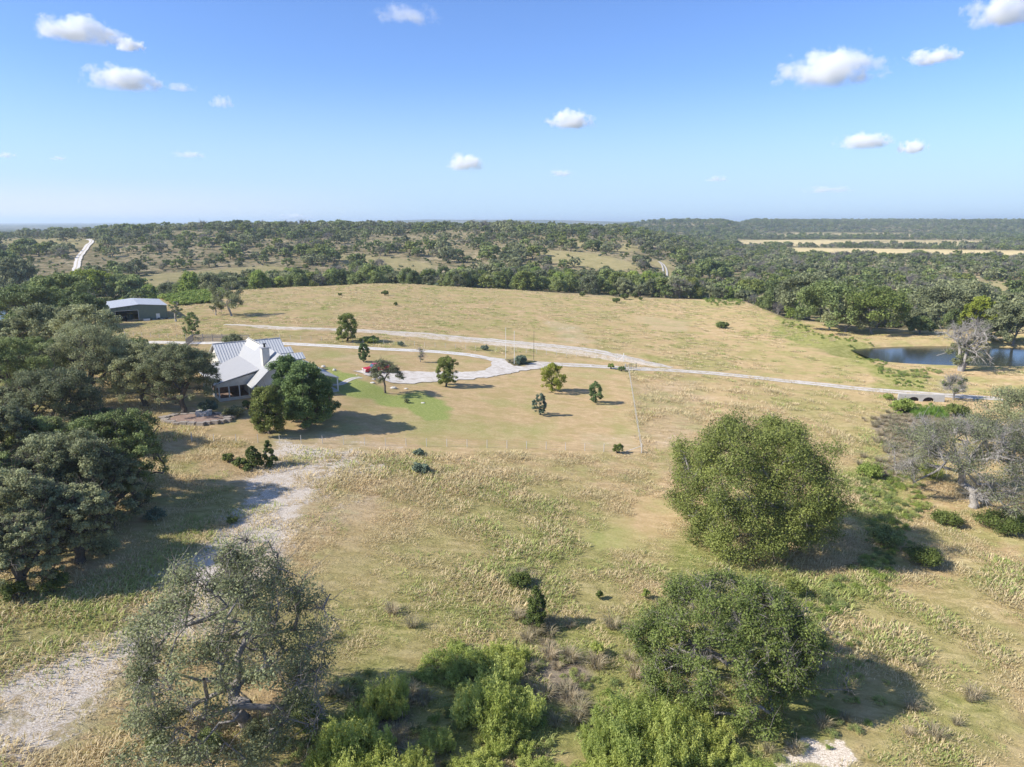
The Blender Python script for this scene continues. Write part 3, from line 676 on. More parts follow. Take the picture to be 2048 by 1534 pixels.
for px, b, t, w, m, lb in L_OAK:
    near = b > 790
    tree_at('live_oak', lb, px, b, t, w, 'dome', lm=m, nb=260 if near else 110, per=170 if near else 120, blobr=.50 if near else .68, twig=3 if near else 1, n_extra=10 if near else 0, wig=.35, trunk=.38 if near else .3, forkf=.2, bark='bark', tw_r=.02, squash=.72, group='live oaks of the left grove', **({'leaf': .2} if near else {}))
YARD = [
 ('cedar_elm', 'olive green cedar tree with a bare trunk in front of the house', 541, 868, 768, 88, 'tall', dict(lm='cedar', nb=90, per=240, leaf=.24, blobr=.75, forkf=.16, twig=6, seed=301)),
 ('shade_tree', 'large bright green tree covering the front corner of the house', 612, 856, 720, 122, 'tall', dict(lm='maple', nb=90, per=330, leaf=.3, blobr=.72, forkf=.12, seed=302)),
 ('shade_tree', 'smaller green tree on the right of the pair before the house', 640, 838, 745, 84, 'tall', dict(lm='maple', nb=56, per=300, leaf=.28, blobr=.8, forkf=.12, seed=303)),
 ('shade_tree', 'dark topped tree rising between the house gable and the cedar', 575, 838, 706, 90, 'tall', dict(lm='maple', nb=60, per=300, leaf=.28, blobr=.8, forkf=.12, seed=304)),
 ('oak_tree', 'dark umbrella shaped tree with forked trunk hiding the red truck', 771, 786, 722, 70, 'umbrella', dict(lm='oak', nb=70, per=90, leaf=.2, twig=6, seed=305, forkf=.38, trunk=.17, blobr=.65)),
 ('pecan_tree', 'round green tree on the edge of the gravel drive right of the truck', 894, 773, 711, 58, 'tall', dict(lm='pecan', nb=90, per=110, leaf=.24, seed=306, forkf=.22, trunk=.17, blobr=0.61)),
 ('pecan_tree', 'yellow green young tree standing in the brown lawn', 1104, 782, 724, 66, 'tall', dict(lm='yellow', nb=80, per=90, leaf=.24, seed=307, forkf=.3, trunk=.13, blobr=0.58)),
 ('pecan_tree', 'small dark green tree nearest the right side fence of the lawn', 1190, 806, 762, 42, 'tall', dict(lm='maple', nb=60, per=80, leaf=.2, seed=308, forkf=.25, trunk=.1, blobr=0.61)),
 ('olive_tree', 'small grey green tree with leafy trunk in the middle of the lawn', 1081, 830, 784, 36, 'tall', dict(lm='blue', nb=50, per=90, leaf=.2, seed=309, forkf=.3, trunk=.14, blobr=0.65)),
 ('round_tree', 'brownish green tree beside the gravel drive behind the house', 693, 682, 624, 54, 'tall', dict(lm='pecan', nb=80, per=120, leaf=.3, seed=310, forkf=.1, trunk=.25, blobr=0.65)),
 ('young_tree', 'small bushy green tree between the house and the loop drive', 728, 724, 684, 30, 'tall', dict(lm='maple', nb=60, per=80, leaf=.24, seed=311, forkf=.08, trunk=.12, blobr=0.68)),
 ('bare_sapling', 'thin leafless sapling inside the loop of the drive', 842, 724, 692, 12, 'tall', dict(lm='oak', nb=10, per=10, leaf=.3, seed=312, twig=10, forkf=.3, trunk=.08, tw_r=.03, bark='twig')),
 ('young_tree', 'slender green tree behind the grey picket fence', 385, 676, 622, 42, 'tall', dict(lm='oakgreen', nb=60, per=80, leaf=.28, seed=313, forkf=.22, trunk=.15, blobr=0.61)),
 ('crooked_oak', 'leaning twisted oak with pale trunk right of the barn', 352, 643, 600, 24, 'dome', dict(lm='oak', nb=14, per=120, leaf=.4, seed=314, forkf=.4, trunk=.25, wig=.6, bark='deadwood')),
 ('live_oak', 'crooked oak on the meadow edge right of the barn', 463, 632, 562, 72, 'dome', dict(lm='oak', nb=30, per=170, leaf=.45, seed=315, forkf=.3, trunk=.3, wig=.4, bark='deadwood', twig=8, tw_r=.04)),
 ('live_oak', 'leaning small oak left of the crooked meadow oak', 432, 630, 590, 30, 'dome', dict(lm='oak', nb=12, per=90, leaf=.45, seed=316, forkf=.35, trunk=.2, wig=.5, bark='deadwood', twig=10, tw_r=.04)),
]
for nm, lb, px, b, t, w, st, kw in YARD: tree_at(nm, lb, px, b, t, w, st, **kw)
R_OAK = [
 (1600, 640, 545, 120, 'oak', 'dark oak at the left end of the grove behind the pond'),
 (1660, 660, 560, 130, 'oakgreen', 'green oak in the middle of the grove behind the pond'),
 (1745, 668, 572, 130, 'pecan', 'broad oak at the right end of the grove behind the pond'),
 (1690, 664, 590, 90, 'oak', 'low oak at the front of the grove behind the pond'),
 (1560, 618, 560, 70, 'oakgreen', 'rounded oak at the meadow corner left of the pond grove'),
 (1500, 604, 558, 60, 'pecan', 'yellowish oak on the far right corner of the meadow'),
 (1880, 655, 568, 130, 'oak', 'large grey green oak behind the pond'),
 (1930, 640, 560, 110, 'oak', 'dark live oak behind the tall dead tree'),
 (1955, 665, 590, 60, 'yellow', 'yellowish tree behind the tall dead tree'),
 (2025, 690, 600, 110, 'oak', 'grey green oak at the right edge behind the pond'),
 (1980, 682, 640, 60, 'oak', 'low oak on the bank right of the dead tree'),
 (1840, 668, 632, 50, 'oakgreen', 'small dark oak on the far bank of the pond'),
 (1420, 560, 520, 60, 'oakgreen', 'green oak at the wood edge right of the hillside track'),
]
for px, b, t, w, m, lb in R_OAK:
    tree_at('live_oak', lb, px, b, t, w, 'dome', lm=m, nb=90, per=150, blobr=.8, twig=1, forkf=.12, trunk=.35, squash=.8, group='oaks around the pond', tw_r=.04, bark='graybark')

# ---- bushes one can tell apart
def bush_at(name, label, px, pyb, pyt, w, style='bush', lm='cedar', group=None, nb=14, per=130, **kw):
    p, H, R = fit(px, pyb, pyt, w); SEED[0] += 1; k = mpp(p)*2
    lf = kw.pop('leaf', max(.12, k*1.9))
    wd, cr = tree_meshes(name, style, H, R, SEED[0], nb=int(nb*2), per=int(per*.62), blobr=.74, leaf=lf*.85, trunk=max(.04, H*.03), forkf=.12, lm=lm, bark=kw.pop('bark', 'bark'), tiprad=.02, stems=kw.pop('stems', 3), **kw)
    return put(wd, cr, p, name, label, 'bush', group, wn='stems', cn='foliage')
BUSH = [
 ('cedar_bush', 'conical bright cedar bush in the foreground meadow', 1070, 1254, 1176, 64, 'cedar', 'cedar', 46, 150),
 ('cedar_bush', 'low round cedar behind the conical foreground cedar', 1038, 1172, 1138, 54, 'bush', 'cedar', 20, 120),
 ('cedar_bush', 'lone spreading cedar bush in the dry grass at right', 1846, 1130, 1078, 78, 'bush', 'cedar', 34, 170),
 ('cedar_bush', 'tall cedar bush in the row under the limestone yard edge', 540, 930, 880, 40, 'cedar', 'cedar', 24, 130),
 ('cedar_bush', 'middle cedar bush in the row under the yard edge', 505, 936, 892, 50, 'cedar', 'cedar', 26, 130),
 ('cedar_bush', 'small leftmost cedar bush under the yard edge', 455, 922, 902, 28, 'bush', 'cedar', 14, 110),
 ('cedar_bush', 'cedar bush between the two larger ones under the yard edge', 480, 936, 908, 30, 'bush', 'cedar', 14, 110),
 ('sage_bush', 'grey green bush below the lower fence line', 840, 946, 918, 44, 'bush', 'blue', 14, 110),
 ('sage_bush', 'small grey bush at the lower fence line', 838, 910, 894, 26, 'bush', 'blue', 10, 80),
 ('cedar_bush', 'small dark bush beside the lower right fence corner', 1236, 906, 882, 26, 'bush', 'cedar', 12, 90),
 ('cedar_bush', 'dark green bush behind the culvert road at right', 1910, 832, 796, 50, 'bush', 'cedar', 24, 150),
 ('willow_bush', 'bright green bush left of the culvert mouth', 1806, 826, 786, 48, 'bush', 'weed', 20, 130),
 ('willow_bush', 'small bright bush by the road left of the culvert', 1776, 800, 782, 24, 'bush', 'weed', 10, 110),
 ('holly_bush', 'round dark bush on the island beside the flagpoles', 1042, 728, 703, 28, 'bush', 'blue', 16, 150),
 ('round_bush', 'round grey bush behind the far fence line', 969, 700, 687, 18, 'bush', 'blue', 10, 90),
 ('round_bush', 'small pale bush on the far fence line', 801, 692, 680, 14, 'bush', 'blue', 8, 70),
 ('holly_bush', 'wide dark bush at the back of the picket fence garden', 466, 690, 662, 46, 'bush', 'oak', 20, 150),
 ('reed_bush', 'long pale green bed of reeds right of the round tree', 740, 684, 670, 52, 'bush', 'bacc', 20, 90),
 ('garden_bush', 'bushy vine left of the driveway gate', 1222, 738, 722, 14, 'bush', 'weed', 8, 70),
 ('garden_bush', 'low green bush under the gate corner post', 1243, 742, 728, 18, 'bush', 'maple', 8, 70),
 ('garden_bush', 'small dark shrub in the green lawn island', 814, 806, 793, 12, 'bush', 'oak', 8, 80),
 ('meadow_cedar', 'lone cedar bush on the right side of the far meadow', 1443, 656, 640, 28, 'bush', 'cedar', 14, 110),
 ('meadow_cedar', 'lone small cedar bush in the left far meadow', 791, 612, 602, 10, 'bush', 'cedar', 6, 70),
 ('meadow_cedar', 'front left cedar of the cluster on the meadow crest', 1233, 606, 590, 18, 'bush', 'cedar', 10, 90),
 ('meadow_cedar', 'tall back left cedar of the cluster on the meadow crest', 1227, 592, 575, 20, 'bush', 'cedar', 10, 90),
 ('meadow_cedar', 'middle cedar of the cluster on the meadow crest', 1249, 599, 583, 20, 'bush', 'cedar', 10, 90),
 ('meadow_cedar', 'right cedar of the cluster on the meadow crest', 1270, 596, 583, 16, 'bush', 'cedar', 10, 90),
 ('meadow_cedar', 'smallest right hand cedar of the meadow crest cluster', 1282, 601, 592, 9, 'bush', 'cedar', 7, 70),
 ('meadow_cedar', 'single cedar left of the meadow crest cluster', 1165, 593, 582, 12, 'bush', 'cedar', 8, 80),
 ('meadow_cedar', 'single cedar right of the meadow crest cluster', 1326, 589, 578, 11, 'bush', 'cedar', 8, 80),
 ('meadow_cedar', 'cedar bush on the crest below the dead grey trees', 770, 591, 577, 16, 'bush', 'cedar', 8, 80),
 ('meadow_cedar', 'small cedar on the left crest of the far meadow', 680, 591, 584, 8, 'bush', 'cedar', 6, 60),
 ('garden_bush', 'dark rounded shrub under the screened porch', 420, 826, 792, 44, 'bush', 'blue', 16, 150),
 ('garden_bush', 'dark shrub between the screened porch and the cedar', 470, 832, 806, 50, 'bush', 'oak', 16, 150),
 ('garden_bush', 'small green shrub at the front corner of the house', 497, 818, 790, 26, 'bush', 'cedar', 10, 120),
 ('cedar_bush', 'green cedar bush left of the gnarled oak foot', 320, 1520, 1450, 70, 'bush', 'cedar', 26, 150),
 ('cedar_bush', 'wide olive cedar thicket under the half dead oak', 2010, 1062, 1010, 120, 'bush', 'cedar', 34, 170),
 ('cedar_bush', 'low cedar left of the thicket under the half dead oak', 1890, 1048, 1015, 70, 'bush', 'cedar', 22, 150),
 ('willow_bush', 'round light green bush right of the largest tree', 1740, 955, 920, 56, 'bush', 'weed', 20, 150),
 ('cedar_bush', 'shaded green bush at the right foot of the largest tree', 1775, 1090, 1035, 70, 'bush', 'oakgreen', 24, 150),
 ('willow_bush', 'pale lime bush peeping through the half dead oak', 1860, 955, 915, 60, 'bush', 'bacc', 18, 130),
 ('cedar_bush', 'small cedar bush between the two big trees', 1590, 1190, 1150, 56, 'bush', 'cedar', 18, 130),
 ('willow_bush', 'small lime bush left of the nearer big tree', 1290, 1196, 1170, 22, 'bush', 'bacc', 8, 90),
 ('willow_bush', 'lime bush in the grass left of the olive green tree', 1196, 1312, 1275, 36, 'bush', 'bacc', 10, 120),
 ('cedar_bush', 'dark cedar bush at the foot of the lowest left oak', 105, 1185, 1125, 70, 'bush', 'cedar', 20, 140),
 ('cedar_bush', 'low cedar bush on the left edge under the grove', 30, 1200, 1150, 60, 'bush', 'cedar', 18, 140),
 ('shrub', 'grey green shrub in the shade right of the low front oak', 215, 1110, 1060, 70, 'bush', 'oak', 20, 140),
 ('shrub', 'shaded shrub under the bright topped corner oak', 280, 1015, 975, 60, 'bush', 'oak', 18, 130),
 ('shrub', 'dark weedy shrub beside the gnarled oak on its right', 610, 1440, 1385, 80, 'bush', 'oakgreen', 22, 140),
 ('shrub', 'low shrub at the foot of the gnarled oak', 520, 1490, 1430, 90, 'bush', 'oak', 22, 140),
 ('shrub', 'weedy shrub left of the gnarled oak trunk', 420, 1500, 1450, 70, 'bush', 'oakgreen', 18, 130),
 ('shrub', 'small dark shrub in the grass near the limestone slope', 465, 1045, 1028, 30, 'bush', 'cedar', 8, 80),
 ('sage_bush', 'grey green bush on the limestone slope in the shadows', 312, 1040, 1010, 50, 'bush', 'blue', 14, 110),
 ('shrub', 'tiny green shrub in the meadow right of the conical cedar', 1200, 1198, 1176, 20, 'bush', 'cedar', 7, 80),
]
for nm, lb, px, b, t, w, st, lm, nb, per in BUSH: bush_at(nm, lb, px, b, t, w, st, lm, None, nb, per)

# ---- bright willow brush in the foreground: upright plumes
def brush_mesh(name, H, R, n, seed, lm='bacc', per=170, leaf=.26):
    """many upright feathery sprays gathered in uneven sub-bushes"""
    rng = np.random.default_rng(seed); ns = 15; k = np.arange(ns); ta = k*2.39996+rng.normal(size=ns)*.3; qa = np.sqrt((k+.3)/ns)*R*.85
    sx_, sy_ = qa*np.cos(ta), qa*np.sin(ta); sh = H*(.45+.55*rng.random(ns))*(1-.3*(qa/R)**2); sr = .38+.3*rng.random(ns)
    own_ = rng.integers(0, ns, n); t = rng.random(n)*6.283; q = np.sqrt(rng.random(n)); ox = q*np.cos(t); oy = q*np.sin(t)
    hh = sh[own_]*(.55+.45*rng.random(n))*(1-.45*q**2); w = .12+.09*rng.random(n); Cs = []; Rs = []; m = 6
    bx = sx_[own_]+ox*sr[own_]*.5; by = sy_[own_]+oy*sr[own_]*.5; lx = ox*.38*hh; ly = oy*.38*hh
    for j in range(m):
        f = j/(m-1); Cs.append(np.stack([bx+lx*f+.03*rng.normal(size=n), by+ly*f+.03*rng.normal(size=n), hh*(.28+.70*f)], 1)); w2 = w*(.8+.9*f-.75*f**3); Rs.append(np.stack([w2, w2, hh*.10+.04], 1))
    v, Q, var = leaf_cloud(np.vstack(Cs), np.vstack(Rs), per//m, leaf, rng, up=.35, shell=.7, asp=.36, align=.45, vb=.0, var0=.5)
    pv = np.tile((rng.normal(size=ns)*.14)[own_]+rng.normal(size=n)*.12, m); var = np.clip(var+np.repeat(np.repeat(pv, per//m), 4), 0, .84)
    a = np.stack([sx_[own_], sy_[own_], np.full(n, -.1)], 1); b = Cs[2]
    V2, Q2 = tubes_np(a, b, np.full(n, .02), np.full(n, .01), 3)
    return mesh_np(name+'_stems', V2, quads=Q2, mats=[M['bark']]), mesh_np(name+'_foliage', v, quads=Q, mats=[M[lm]], var=var)
BR = [ # px, base, top, width, label
 (990, 1440, 1300, 135, 'tall lime green willow brush left of centre in the foreground'),
 (915, 1345, 1275, 120, 'willow brush behind the tallest lime clump'),
 (1010, 1335, 1270, 80, 'low willow brush right of the back clump'),
 (775, 1420, 1330, 70, 'narrow willow brush right of the gnarled oak'),
 (700, 1534, 1400, 120, 'willow brush in the bottom edge right of the gnarled oak'),
 (760, 1560, 1440, 110, 'willow brush cut by the bottom edge beside the dark gap'),
 (830, 1560, 1450, 60, 'small willow brush on the bottom edge'),
 (655, 1560, 1470, 80, 'willow brush at the bottom edge below the gnarled oak'),
 (950, 1560, 1470, 100, 'willow brush on the bottom edge below the tallest clump'),
 (1010, 1490, 1425, 90, 'low willow brush in front of the tallest clump'),
 (1075, 1560, 1485, 90, 'willow brush on the bottom edge right of centre'),
 (1250, 1500, 1385, 130, 'bushy lime willow brush left in the wide thicket'),
 (1330, 1510, 1380, 120, 'tall lime willow brush in the middle of the wide thicket'),
 (1230, 1560, 1450, 110, 'willow brush at the lower left of the wide thicket'),
 (1320, 1580, 1470, 130, 'willow brush on the bottom edge in the wide thicket'),
 (1410, 1505, 1425, 90, 'willow brush at the right of the wide thicket'),
 (1500, 1570, 1470, 110, 'willow brush at the bottom edge under the olive green tree'),
 (1440, 1570, 1490, 70, 'small willow brush between the thicket and its right neighbour'),
 (870, 1500, 1440, 60, 'low willow brush left of the tallest clump on the slope'),
 (720, 1470, 1400, 60, 'small willow brush in the shade right of the gnarled oak'),
 (1160, 1575, 1500, 70, 'low willow brush left of the wide thicket'),
 (1280, 1440, 1375, 80, 'back row willow brush of the wide thicket'),
 (1375, 1445, 1385, 70, 'back right willow brush of the wide thicket'),
 (1200, 1510, 1430, 60, 'outer left willow brush of the wide thicket'),
 (600, 1575, 1500, 60, 'willow brush peeping at the bottom edge left of the others'),
 (1385, 1570, 1490, 80, 'front right willow brush of the wide thicket'),
]
bproto = [brush_mesh('willow_brush', 2.2, 1.9, 300, 50+i, per=108, leaf=.11) for i in range(4)]
for i, (px, b, t, w, lb) in enumerate(BR):
    p, H, R = fit(px, min(b, 1530), t, w)
    if b > 1534: p = Vector((p.x*.97, p.y-(b-1530)*mpp(p)*1.4, p.z)); p.z = float(h(p.x, p.y))
    wd, cr = bproto[i % 4]
    o = put(wd, cr, p, 'willow_brush', lb, 'bush', 'willow brush along the creek', s=R/1.35, rz=i*1.3, sz=max(H*.85, 1.2)/2.2, wn='stems', cn='foliage')

# ------------------------------------------------------------------ the house
def rib_metal(name, c1, c2, axis, pitch=.4):
    m = new_mat(name); q = N(m); P = q.n('ShaderNodeTexCoord').outputs['Object']
    w = q.n('ShaderNodeTexWave', wave_type='BANDS', bands_direction=axis); w.inputs['Scale'].default_value = .314/pitch
    q.l(P, w.inputs[0]); rib = q.rng(w.outputs['Fac'], .55, .9)
    c = q.ramp(q.noise(P, 1.2, 4, .6), [(.3, c1), (.7, c2)])
    c = q.mix(q.math('MULTIPLY', q.math('SUBTRACT', 1, rib), .2), (c2[0]*1.12, c2[1]*1.12, c2[2]*1.12), (c1[0]*.62, c1[1]*.62, c1[2]*.64))
    c = q.mix(.3, c, q.ramp(q.noise(P, 1.2, 4, .6), [(.3, c1), (.7, c2)]))
    b = q.n('ShaderNodeBsdfPrincipled'); b.inputs['Roughness'].default_value = .6; b.inputs['Metallic'].default_value = 0.
    q.l(c, b.inputs['Base Color']); q.l(q.bump(rib, 1, .08), b.inputs['Normal']); q.out(b.outputs[0]); return m
M['roof_x'] = rib_metal('galvanised_roof', (.34, .35, .36), (.44, .45, .46), 'X', .5)
M['roof_y'] = rib_metal('galvanised_roof_panels', (.30, .30, .295), (.37, .37, .365), 'Y', .5)
M['roof_flat'] = rib_metal('porch_roof_metal', (.34, .335, .33), (.42, .415, .41), 'Y', .35)
M['wall'] = mat_simple('cream_stone_wall', (.52, .49, .42), (.66, .63, .56), 1.5, .85, bump=.5)
M['trim'] = mat_simple('pale_trim', (.55, .56, .55), (.66, .67, .66), 3, .6)
M['brick'] = mat_simple('reddish_patio_brick', (.20, .13, .10), (.34, .25, .20), 2.5, .9)
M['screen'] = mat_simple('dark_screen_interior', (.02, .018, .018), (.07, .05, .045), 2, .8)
M['red'] = mat_simple('red_car_paint', (.42, .012, .018), (.50, .02, .028), 2, .25, bump=0, spec=.6)
M['glass'] = mat_simple('dark_glass', (.04, .07, .09), (.07, .12, .15), 2, .08, bump=0, spec=.8)
M['chrome'] = mat_simple('bright_chrome', (.65, .65, .66), (.75, .75, .76), 4, .25, .7, bump=0)
M['rubber'] = mat_simple('tyre_rubber', (.015, .015, .015), (.03, .03, .03), 5, .9, bump=0)
M['green_metal'] = rib_metal('green_barn_siding', (.105, .145, .115), (.135, .18, .145), 'X', .35)
M['barnroof'] = rib_metal('barn_roof_metal', (.34, .36, .38), (.42, .44, .46), 'Y', .5)
M['pwood'] = mat_simple('grey_weathered_wood', (.22, .19, .165), (.36, .32, .28), 4, .9, bump=.4)
# local frame: +x = away right along the dormer ridges, +y = back along the main ridge (away from the camera)
HG = 3.85; HB = Vector((-38.2, 113.0, HG)); HROT = math.atan2(.559, .829)
house = thing('ranch_house', 'sprawling cream house with steep pale metal roofs and a stone chimney', 'house', HB, HROT)
def slab(name, m, pts, th=.14, parent=None):
    """roof slab: 4 corners anticlockwise seen from above"""
    n = (Vector(pts[1])-Vector(pts[0])).cross(Vector(pts[2])-Vector(pts[0])).normalized()
    if n.z < 0: n = -n
    return MB().prism([Vector(p) for p in pts], (0, 0, 0), -n*th).build(name, M[m], parent or house)
zr = lambda s: 7.5-.94*abs(s)
# walls
w = MB()
w.prism([(-4.3, .5, 0), (4.6, .5, 0), (4.6, .5, 3.0), (-0.0, .5, 7.2), (-4.3, .5, 3.25)][::1], (0, 0, 0), (0, 22.5, 0))
w.box(-6.2, 5.6, 16.9, 27.6, 0, 3.5)
w.prism([(-6.15, 17.0, 3.45), (-6.15, 27.5, 3.45), (-6.15, 22.2, 6.5)], (0, 0, 0), (11.7, 0, 0))
w.prism([(-9.3, 3.95, 0), (-4.2, 3.95, 0), (-4.2, 3.95, 4.15), (-9.3, 3.95, 3.1)], (0, 0, 3.0), (0, .12, 0)) if False else None
w.build('wall', M['wall'], house)
# main roof: front part steep to a low eave, back part to the break line
slab('roof', 'roof_y', [(0, -.1, 7.5), (0, 3.8, 7.5), (-5.2, 3.8, zr(5.2)), (-5.2, -.1, zr(5.2))])
slab('roof', 'roof_y', [(0, 3.8, 7.5), (0, 13.2, 7.5), (-2.85, 13.2, zr(2.85)), (-2.85, 3.8, zr(2.85))])
slab('roof', 'roof_y', [(-1.15, 13.2, zr(1.15)), (-1.15, 22.6, zr(1.15)), (-2.85, 22.6, zr(2.85)), (-2.85, 13.2, zr(2.85))])
slab('roof', 'roof_y', [(0, -.1, 7.5), (4.95, -.1, 3.95), (4.95, 22.5, 3.95), (0, 22.5, 7.5)])
MB().prism([(-1.15, 13.2, zr(1.15)-.02), (1.6, 13.2, 6.35), (0, 13.2, 7.48)], (0, .02, 0), (0, .2, 0)).build('gable_end', M['trim'], house)
# low pitch porch roof on the left and its gable wall
slab('porch_roof', 'roof_flat', [(-2.85, 3.75, zr(2.85)), (-2.85, 19.3, zr(2.85)), (-10.4, 19.3, 3.05), (-10.4, 3.75, 3.05)])
pw = MB(); pw.prism([(-9.9, 4.0, 2.45), (-4.3, 4.0, 2.45), (-3.2, 4.0, 4.3), (-9.9, 4.0, 3.0)], (0, 0, 0), (0, .1, 0))
pw.box(-9.6, -4.3, 4.0, 4.15, 0, .55); pw.box(-9.6, -9.45, 4.15, 18, 0, .55); pw.build('porch_wall', M['wall'], house)
for x in (-9.55, -8.0, -6.35, -4.8): MB().box(x-.09, x+.09, 3.98, 4.16, .55, 2.45).build('post', M['trim'], house)
for y in (7, 10, 13, 16): MB().box(-9.62, -9.44, y-.09, y+.09, .55, 2.9).build('post', M['trim'], house)
MB().box(-9.4, -4.3, 4.2, 18, .02, .2).build('porch_floor', M['brick'], house)
MB().box(-4.28, -4.2, 4.2, 18, .2, 3.0).build('screen_wall', M['screen'], house)
MB().box(-9.3, -4.3, 9.8, 9.9, .2, 2.6).build('inner_wall', M['brick'], house)
# back wing with its long ridge
slab('wing_roof', 'roof_x', [(-6.6, 22.2, 6.85), (5.95, 22.2, 6.85), (5.95, 16.6, 3.75), (-6.6, 16.6, 3.75)])
slab('wing_roof', 'roof_x', [(5.95, 22.2, 6.85), (-6.6, 22.2, 6.85), (-6.6, 28, 3.65), (5.95, 28, 3.65)])
MB().box(-6.62, 5.97, 22.05, 22.35, 6.82, 6.92).build('ridge_cap', M['roof_flat'], house)
# two dormers on the far slope
for y in (7.2, 14.2):
    d = MB(); d.box(1.2, 5.1, y-1.35, y+1.35, 3.0, 5.55); d.prism([(1.2, y-1.34, 5.55), (1.2, y+1.34, 5.55), (1.2, y, 6.2)], (0, 0, 0), (3.85, 0, 0))
    o = d.build('dormer', M['wall'], house)
    slab('dormer_roof', 'roof_x', [(.3, y, 6.35), (5.6, y, 6.35), (5.6, y-1.7, 5.5), (.3, y-1.7, 5.5)], parent=o)
    slab('dormer_roof', 'roof_x', [(5.6, y, 6.35), (.3, y, 6.35), (.3, y+1.7, 5.5), (5.6, y+1.7, 5.5)], parent=o)
    MB().box(5.09, 5.13, y-.5, y+.5, 4.2, 5.3).build('window', M['glass'], o)
# long porch roof on the right side
slab('porch_roof', 'roof_y', [(4.8, -.2, 4.05), (9.5, -.2, 2.55), (9.5, 18, 2.55), (4.8, 18, 4.05)])
for y in (0, 4.4, 8.8, 13.2, 17.6): MB().box(9.1, 9.3, y-.1, y+.1, 0, 2.6).build('post', M['trim'], house)
MB().box(4.6, 9.4, -.1, 18, .02, .18).build('porch_floor', M['concrete'], house)
# chimney
ch = MB().box(-2.35, -1.15, 3.3, 4.5, 4.4, 8.3).build('chimney', M['wall'], house)
MB().box(-2.45, -1.05, 3.2, 4.6, 8.3, 8.45).build('chimney_cap', M['roof_flat'], ch)
MB().tube((-1.75, 3.9, 8.44), (-1.75, 3.9, 9.0), .17).tube((-1.75, 3.9, 9.0), (-1.75, 3.9, 9.12), .3).build('flue', M['dark'], ch)
# front left window with its white frame, and gable windows
def window(x0, x1, y, z0, z1, nx=2, nz=3):
    f = MB(); f.box(x0-.1, x1+.1, y-.06, y+.02, z1, z1+.12).box(x0-.1, x1+.1, y-.06, y+.02, z0-.12, z0)
    for k in range(nx+1): xx = x0+(x1-x0)*k/nx; f.box(xx-.04, xx+.04, y-.05, y+.02, z0, z1)
    for k in range(1, nz): zz = z0+(z1-z0)*k/nz; f.box(x0, x1, y-.045, y+.015, zz-.025, zz+.025)
    o = f.build('window', M['white'], house); MB().box(x0, x1, y-.02, y+.0, z0, z1).build('pane', M['glass'], o)
for x in (-3.2, -.6, 2.2): window(x, x+1.3, .47, .9, 2.4)
window(-.7, .7, .47, 4.2, 5.5)
lw = MB(); lw.box(-4.36, -4.3, 1.2, 3.2, .8, .9).box(-4.36, -4.3, 1.2, 3.2, 2.3, 2.4)
for y in (1.2, 1.85, 2.5, 3.12): lw.box(-4.36, -4.3, y, y+.08, .9, 2.3)
lw = lw.build('window', M['white'], house); MB().box(-4.33, -4.302, 1.2, 3.2, .9, 2.3).build('pane', M['glass'], lw)
MB().box(-5.25, -4.95, -.1, 3.8, 2.5, 2.62).build('gutter', M['trim'], house)

# ------------------------------------------------------------------ patio, rocks, planting
def rock_at(label, px, py, w, hh=.35, seed=1, m='stone', name='boulder'):
    p = gp(px, py); R = w*mpp(p)/2; rng = np.random.default_rng(seed); V = []; Fq = []
    n, k = 10, 6
    for j in range(k+1):
        a = math.pi*j/k
        for i in range(n):
            t = 6.283*i/n; r = R*(.8+.35*rng.random())*math.sin(a)+.001
            V.append((r*math.cos(t), r*.8*math.sin(t), R*hh*1.6*(.45+.55*math.cos(a))*(.85+.3*rng.random())-.05))
    for j in range(k):
        for i in range(n): Fq.append((j*n+i, (j+1)*n+i, (j+1)*n+(i+1) % n, j*n+(i+1) % n))
    o = link(name, mesh_np(name, V, quads=np.array(Fq), mats=[M[m]]), None, p); tag(o, label, 'rock'); return o
rock_at('white boulder on the lawn right of the porch corner', 647, 735, 9, .7, 1)
rock_at('grey boulder on the lawn edge beyond the garden path', 669, 742, 8, .8, 2)
rock_at('bright white rock between the truck and the garden path', 714, 750, 4, .6, 3)
rock_at('white pointed boulder left of the umbrella tree trunk', 748, 760, 9, .6, 4)
rock_at('flat tan stone on the grass below the white pointed boulder', 745, 766, 11, .3, 5)
rock_at('large white slab rock right of the umbrella tree trunk', 787, 777, 14, .4, 6)
rock_at('grey rock in the weedy bed beside the white slab', 812, 778, 8, .4, 7)
rock_at('small white rock in the green lawn below the umbrella tree', 846, 806, 9, .3, 8)
# terrace of stacked stone with a ring of white rocks
pt = gp(392, 838); tr = thing('stone_terrace', 'low reddish stone terrace left of the house corner', 'terrace', pt)
rng = np.random.default_rng(8); t2 = MB()
for k in range(26):
    a = 6.283*k/26; r = 3.6+.7*rng.random(); x, y = r*math.cos(a)*1.25, r*math.sin(a)*.7
    t2.prism([(x-.55, y-.3, -.4), (x+.5, y-.35, -.4), (x+.6, y+.3, -.4), (x-.5, y+.3, -.4)], (0, 0, 0), (.05*rng.normal(), .05*rng.normal(), .65+.15*rng.random()))
t2.build('edging', M['pwood'], tr)
MB().prism([((4.0+.5*math.sin(k*2.1))*math.cos(6.283*k/24), (2.2+.3*math.sin(k*1.7))*math.sin(6.283*k/24), -.4) for k in range(24)], (0, 0, 0), (0, 0, .58)).build('paving', M['brick'], tr)
fr = thing('stone_fire_ring', 'ring of white stacked stones standing on the terrace', 'fire pit', gp(408, 832)+Vector((0, 0, .2))); t3 = MB()
for lv in range(2):
    for k in range(9):
        a = 6.283*(k+.5*lv)/9; x, y = .85*math.cos(a), .8*math.sin(a)
        t3.prism([(x-.3, y-.22, .32*lv), (x+.28, y-.25, .32*lv), (x+.3, y+.22, .32*lv), (x-.28, y+.24, .32*lv)], (0, 0, 0), (0, 0, .29+.08*rng.random()))
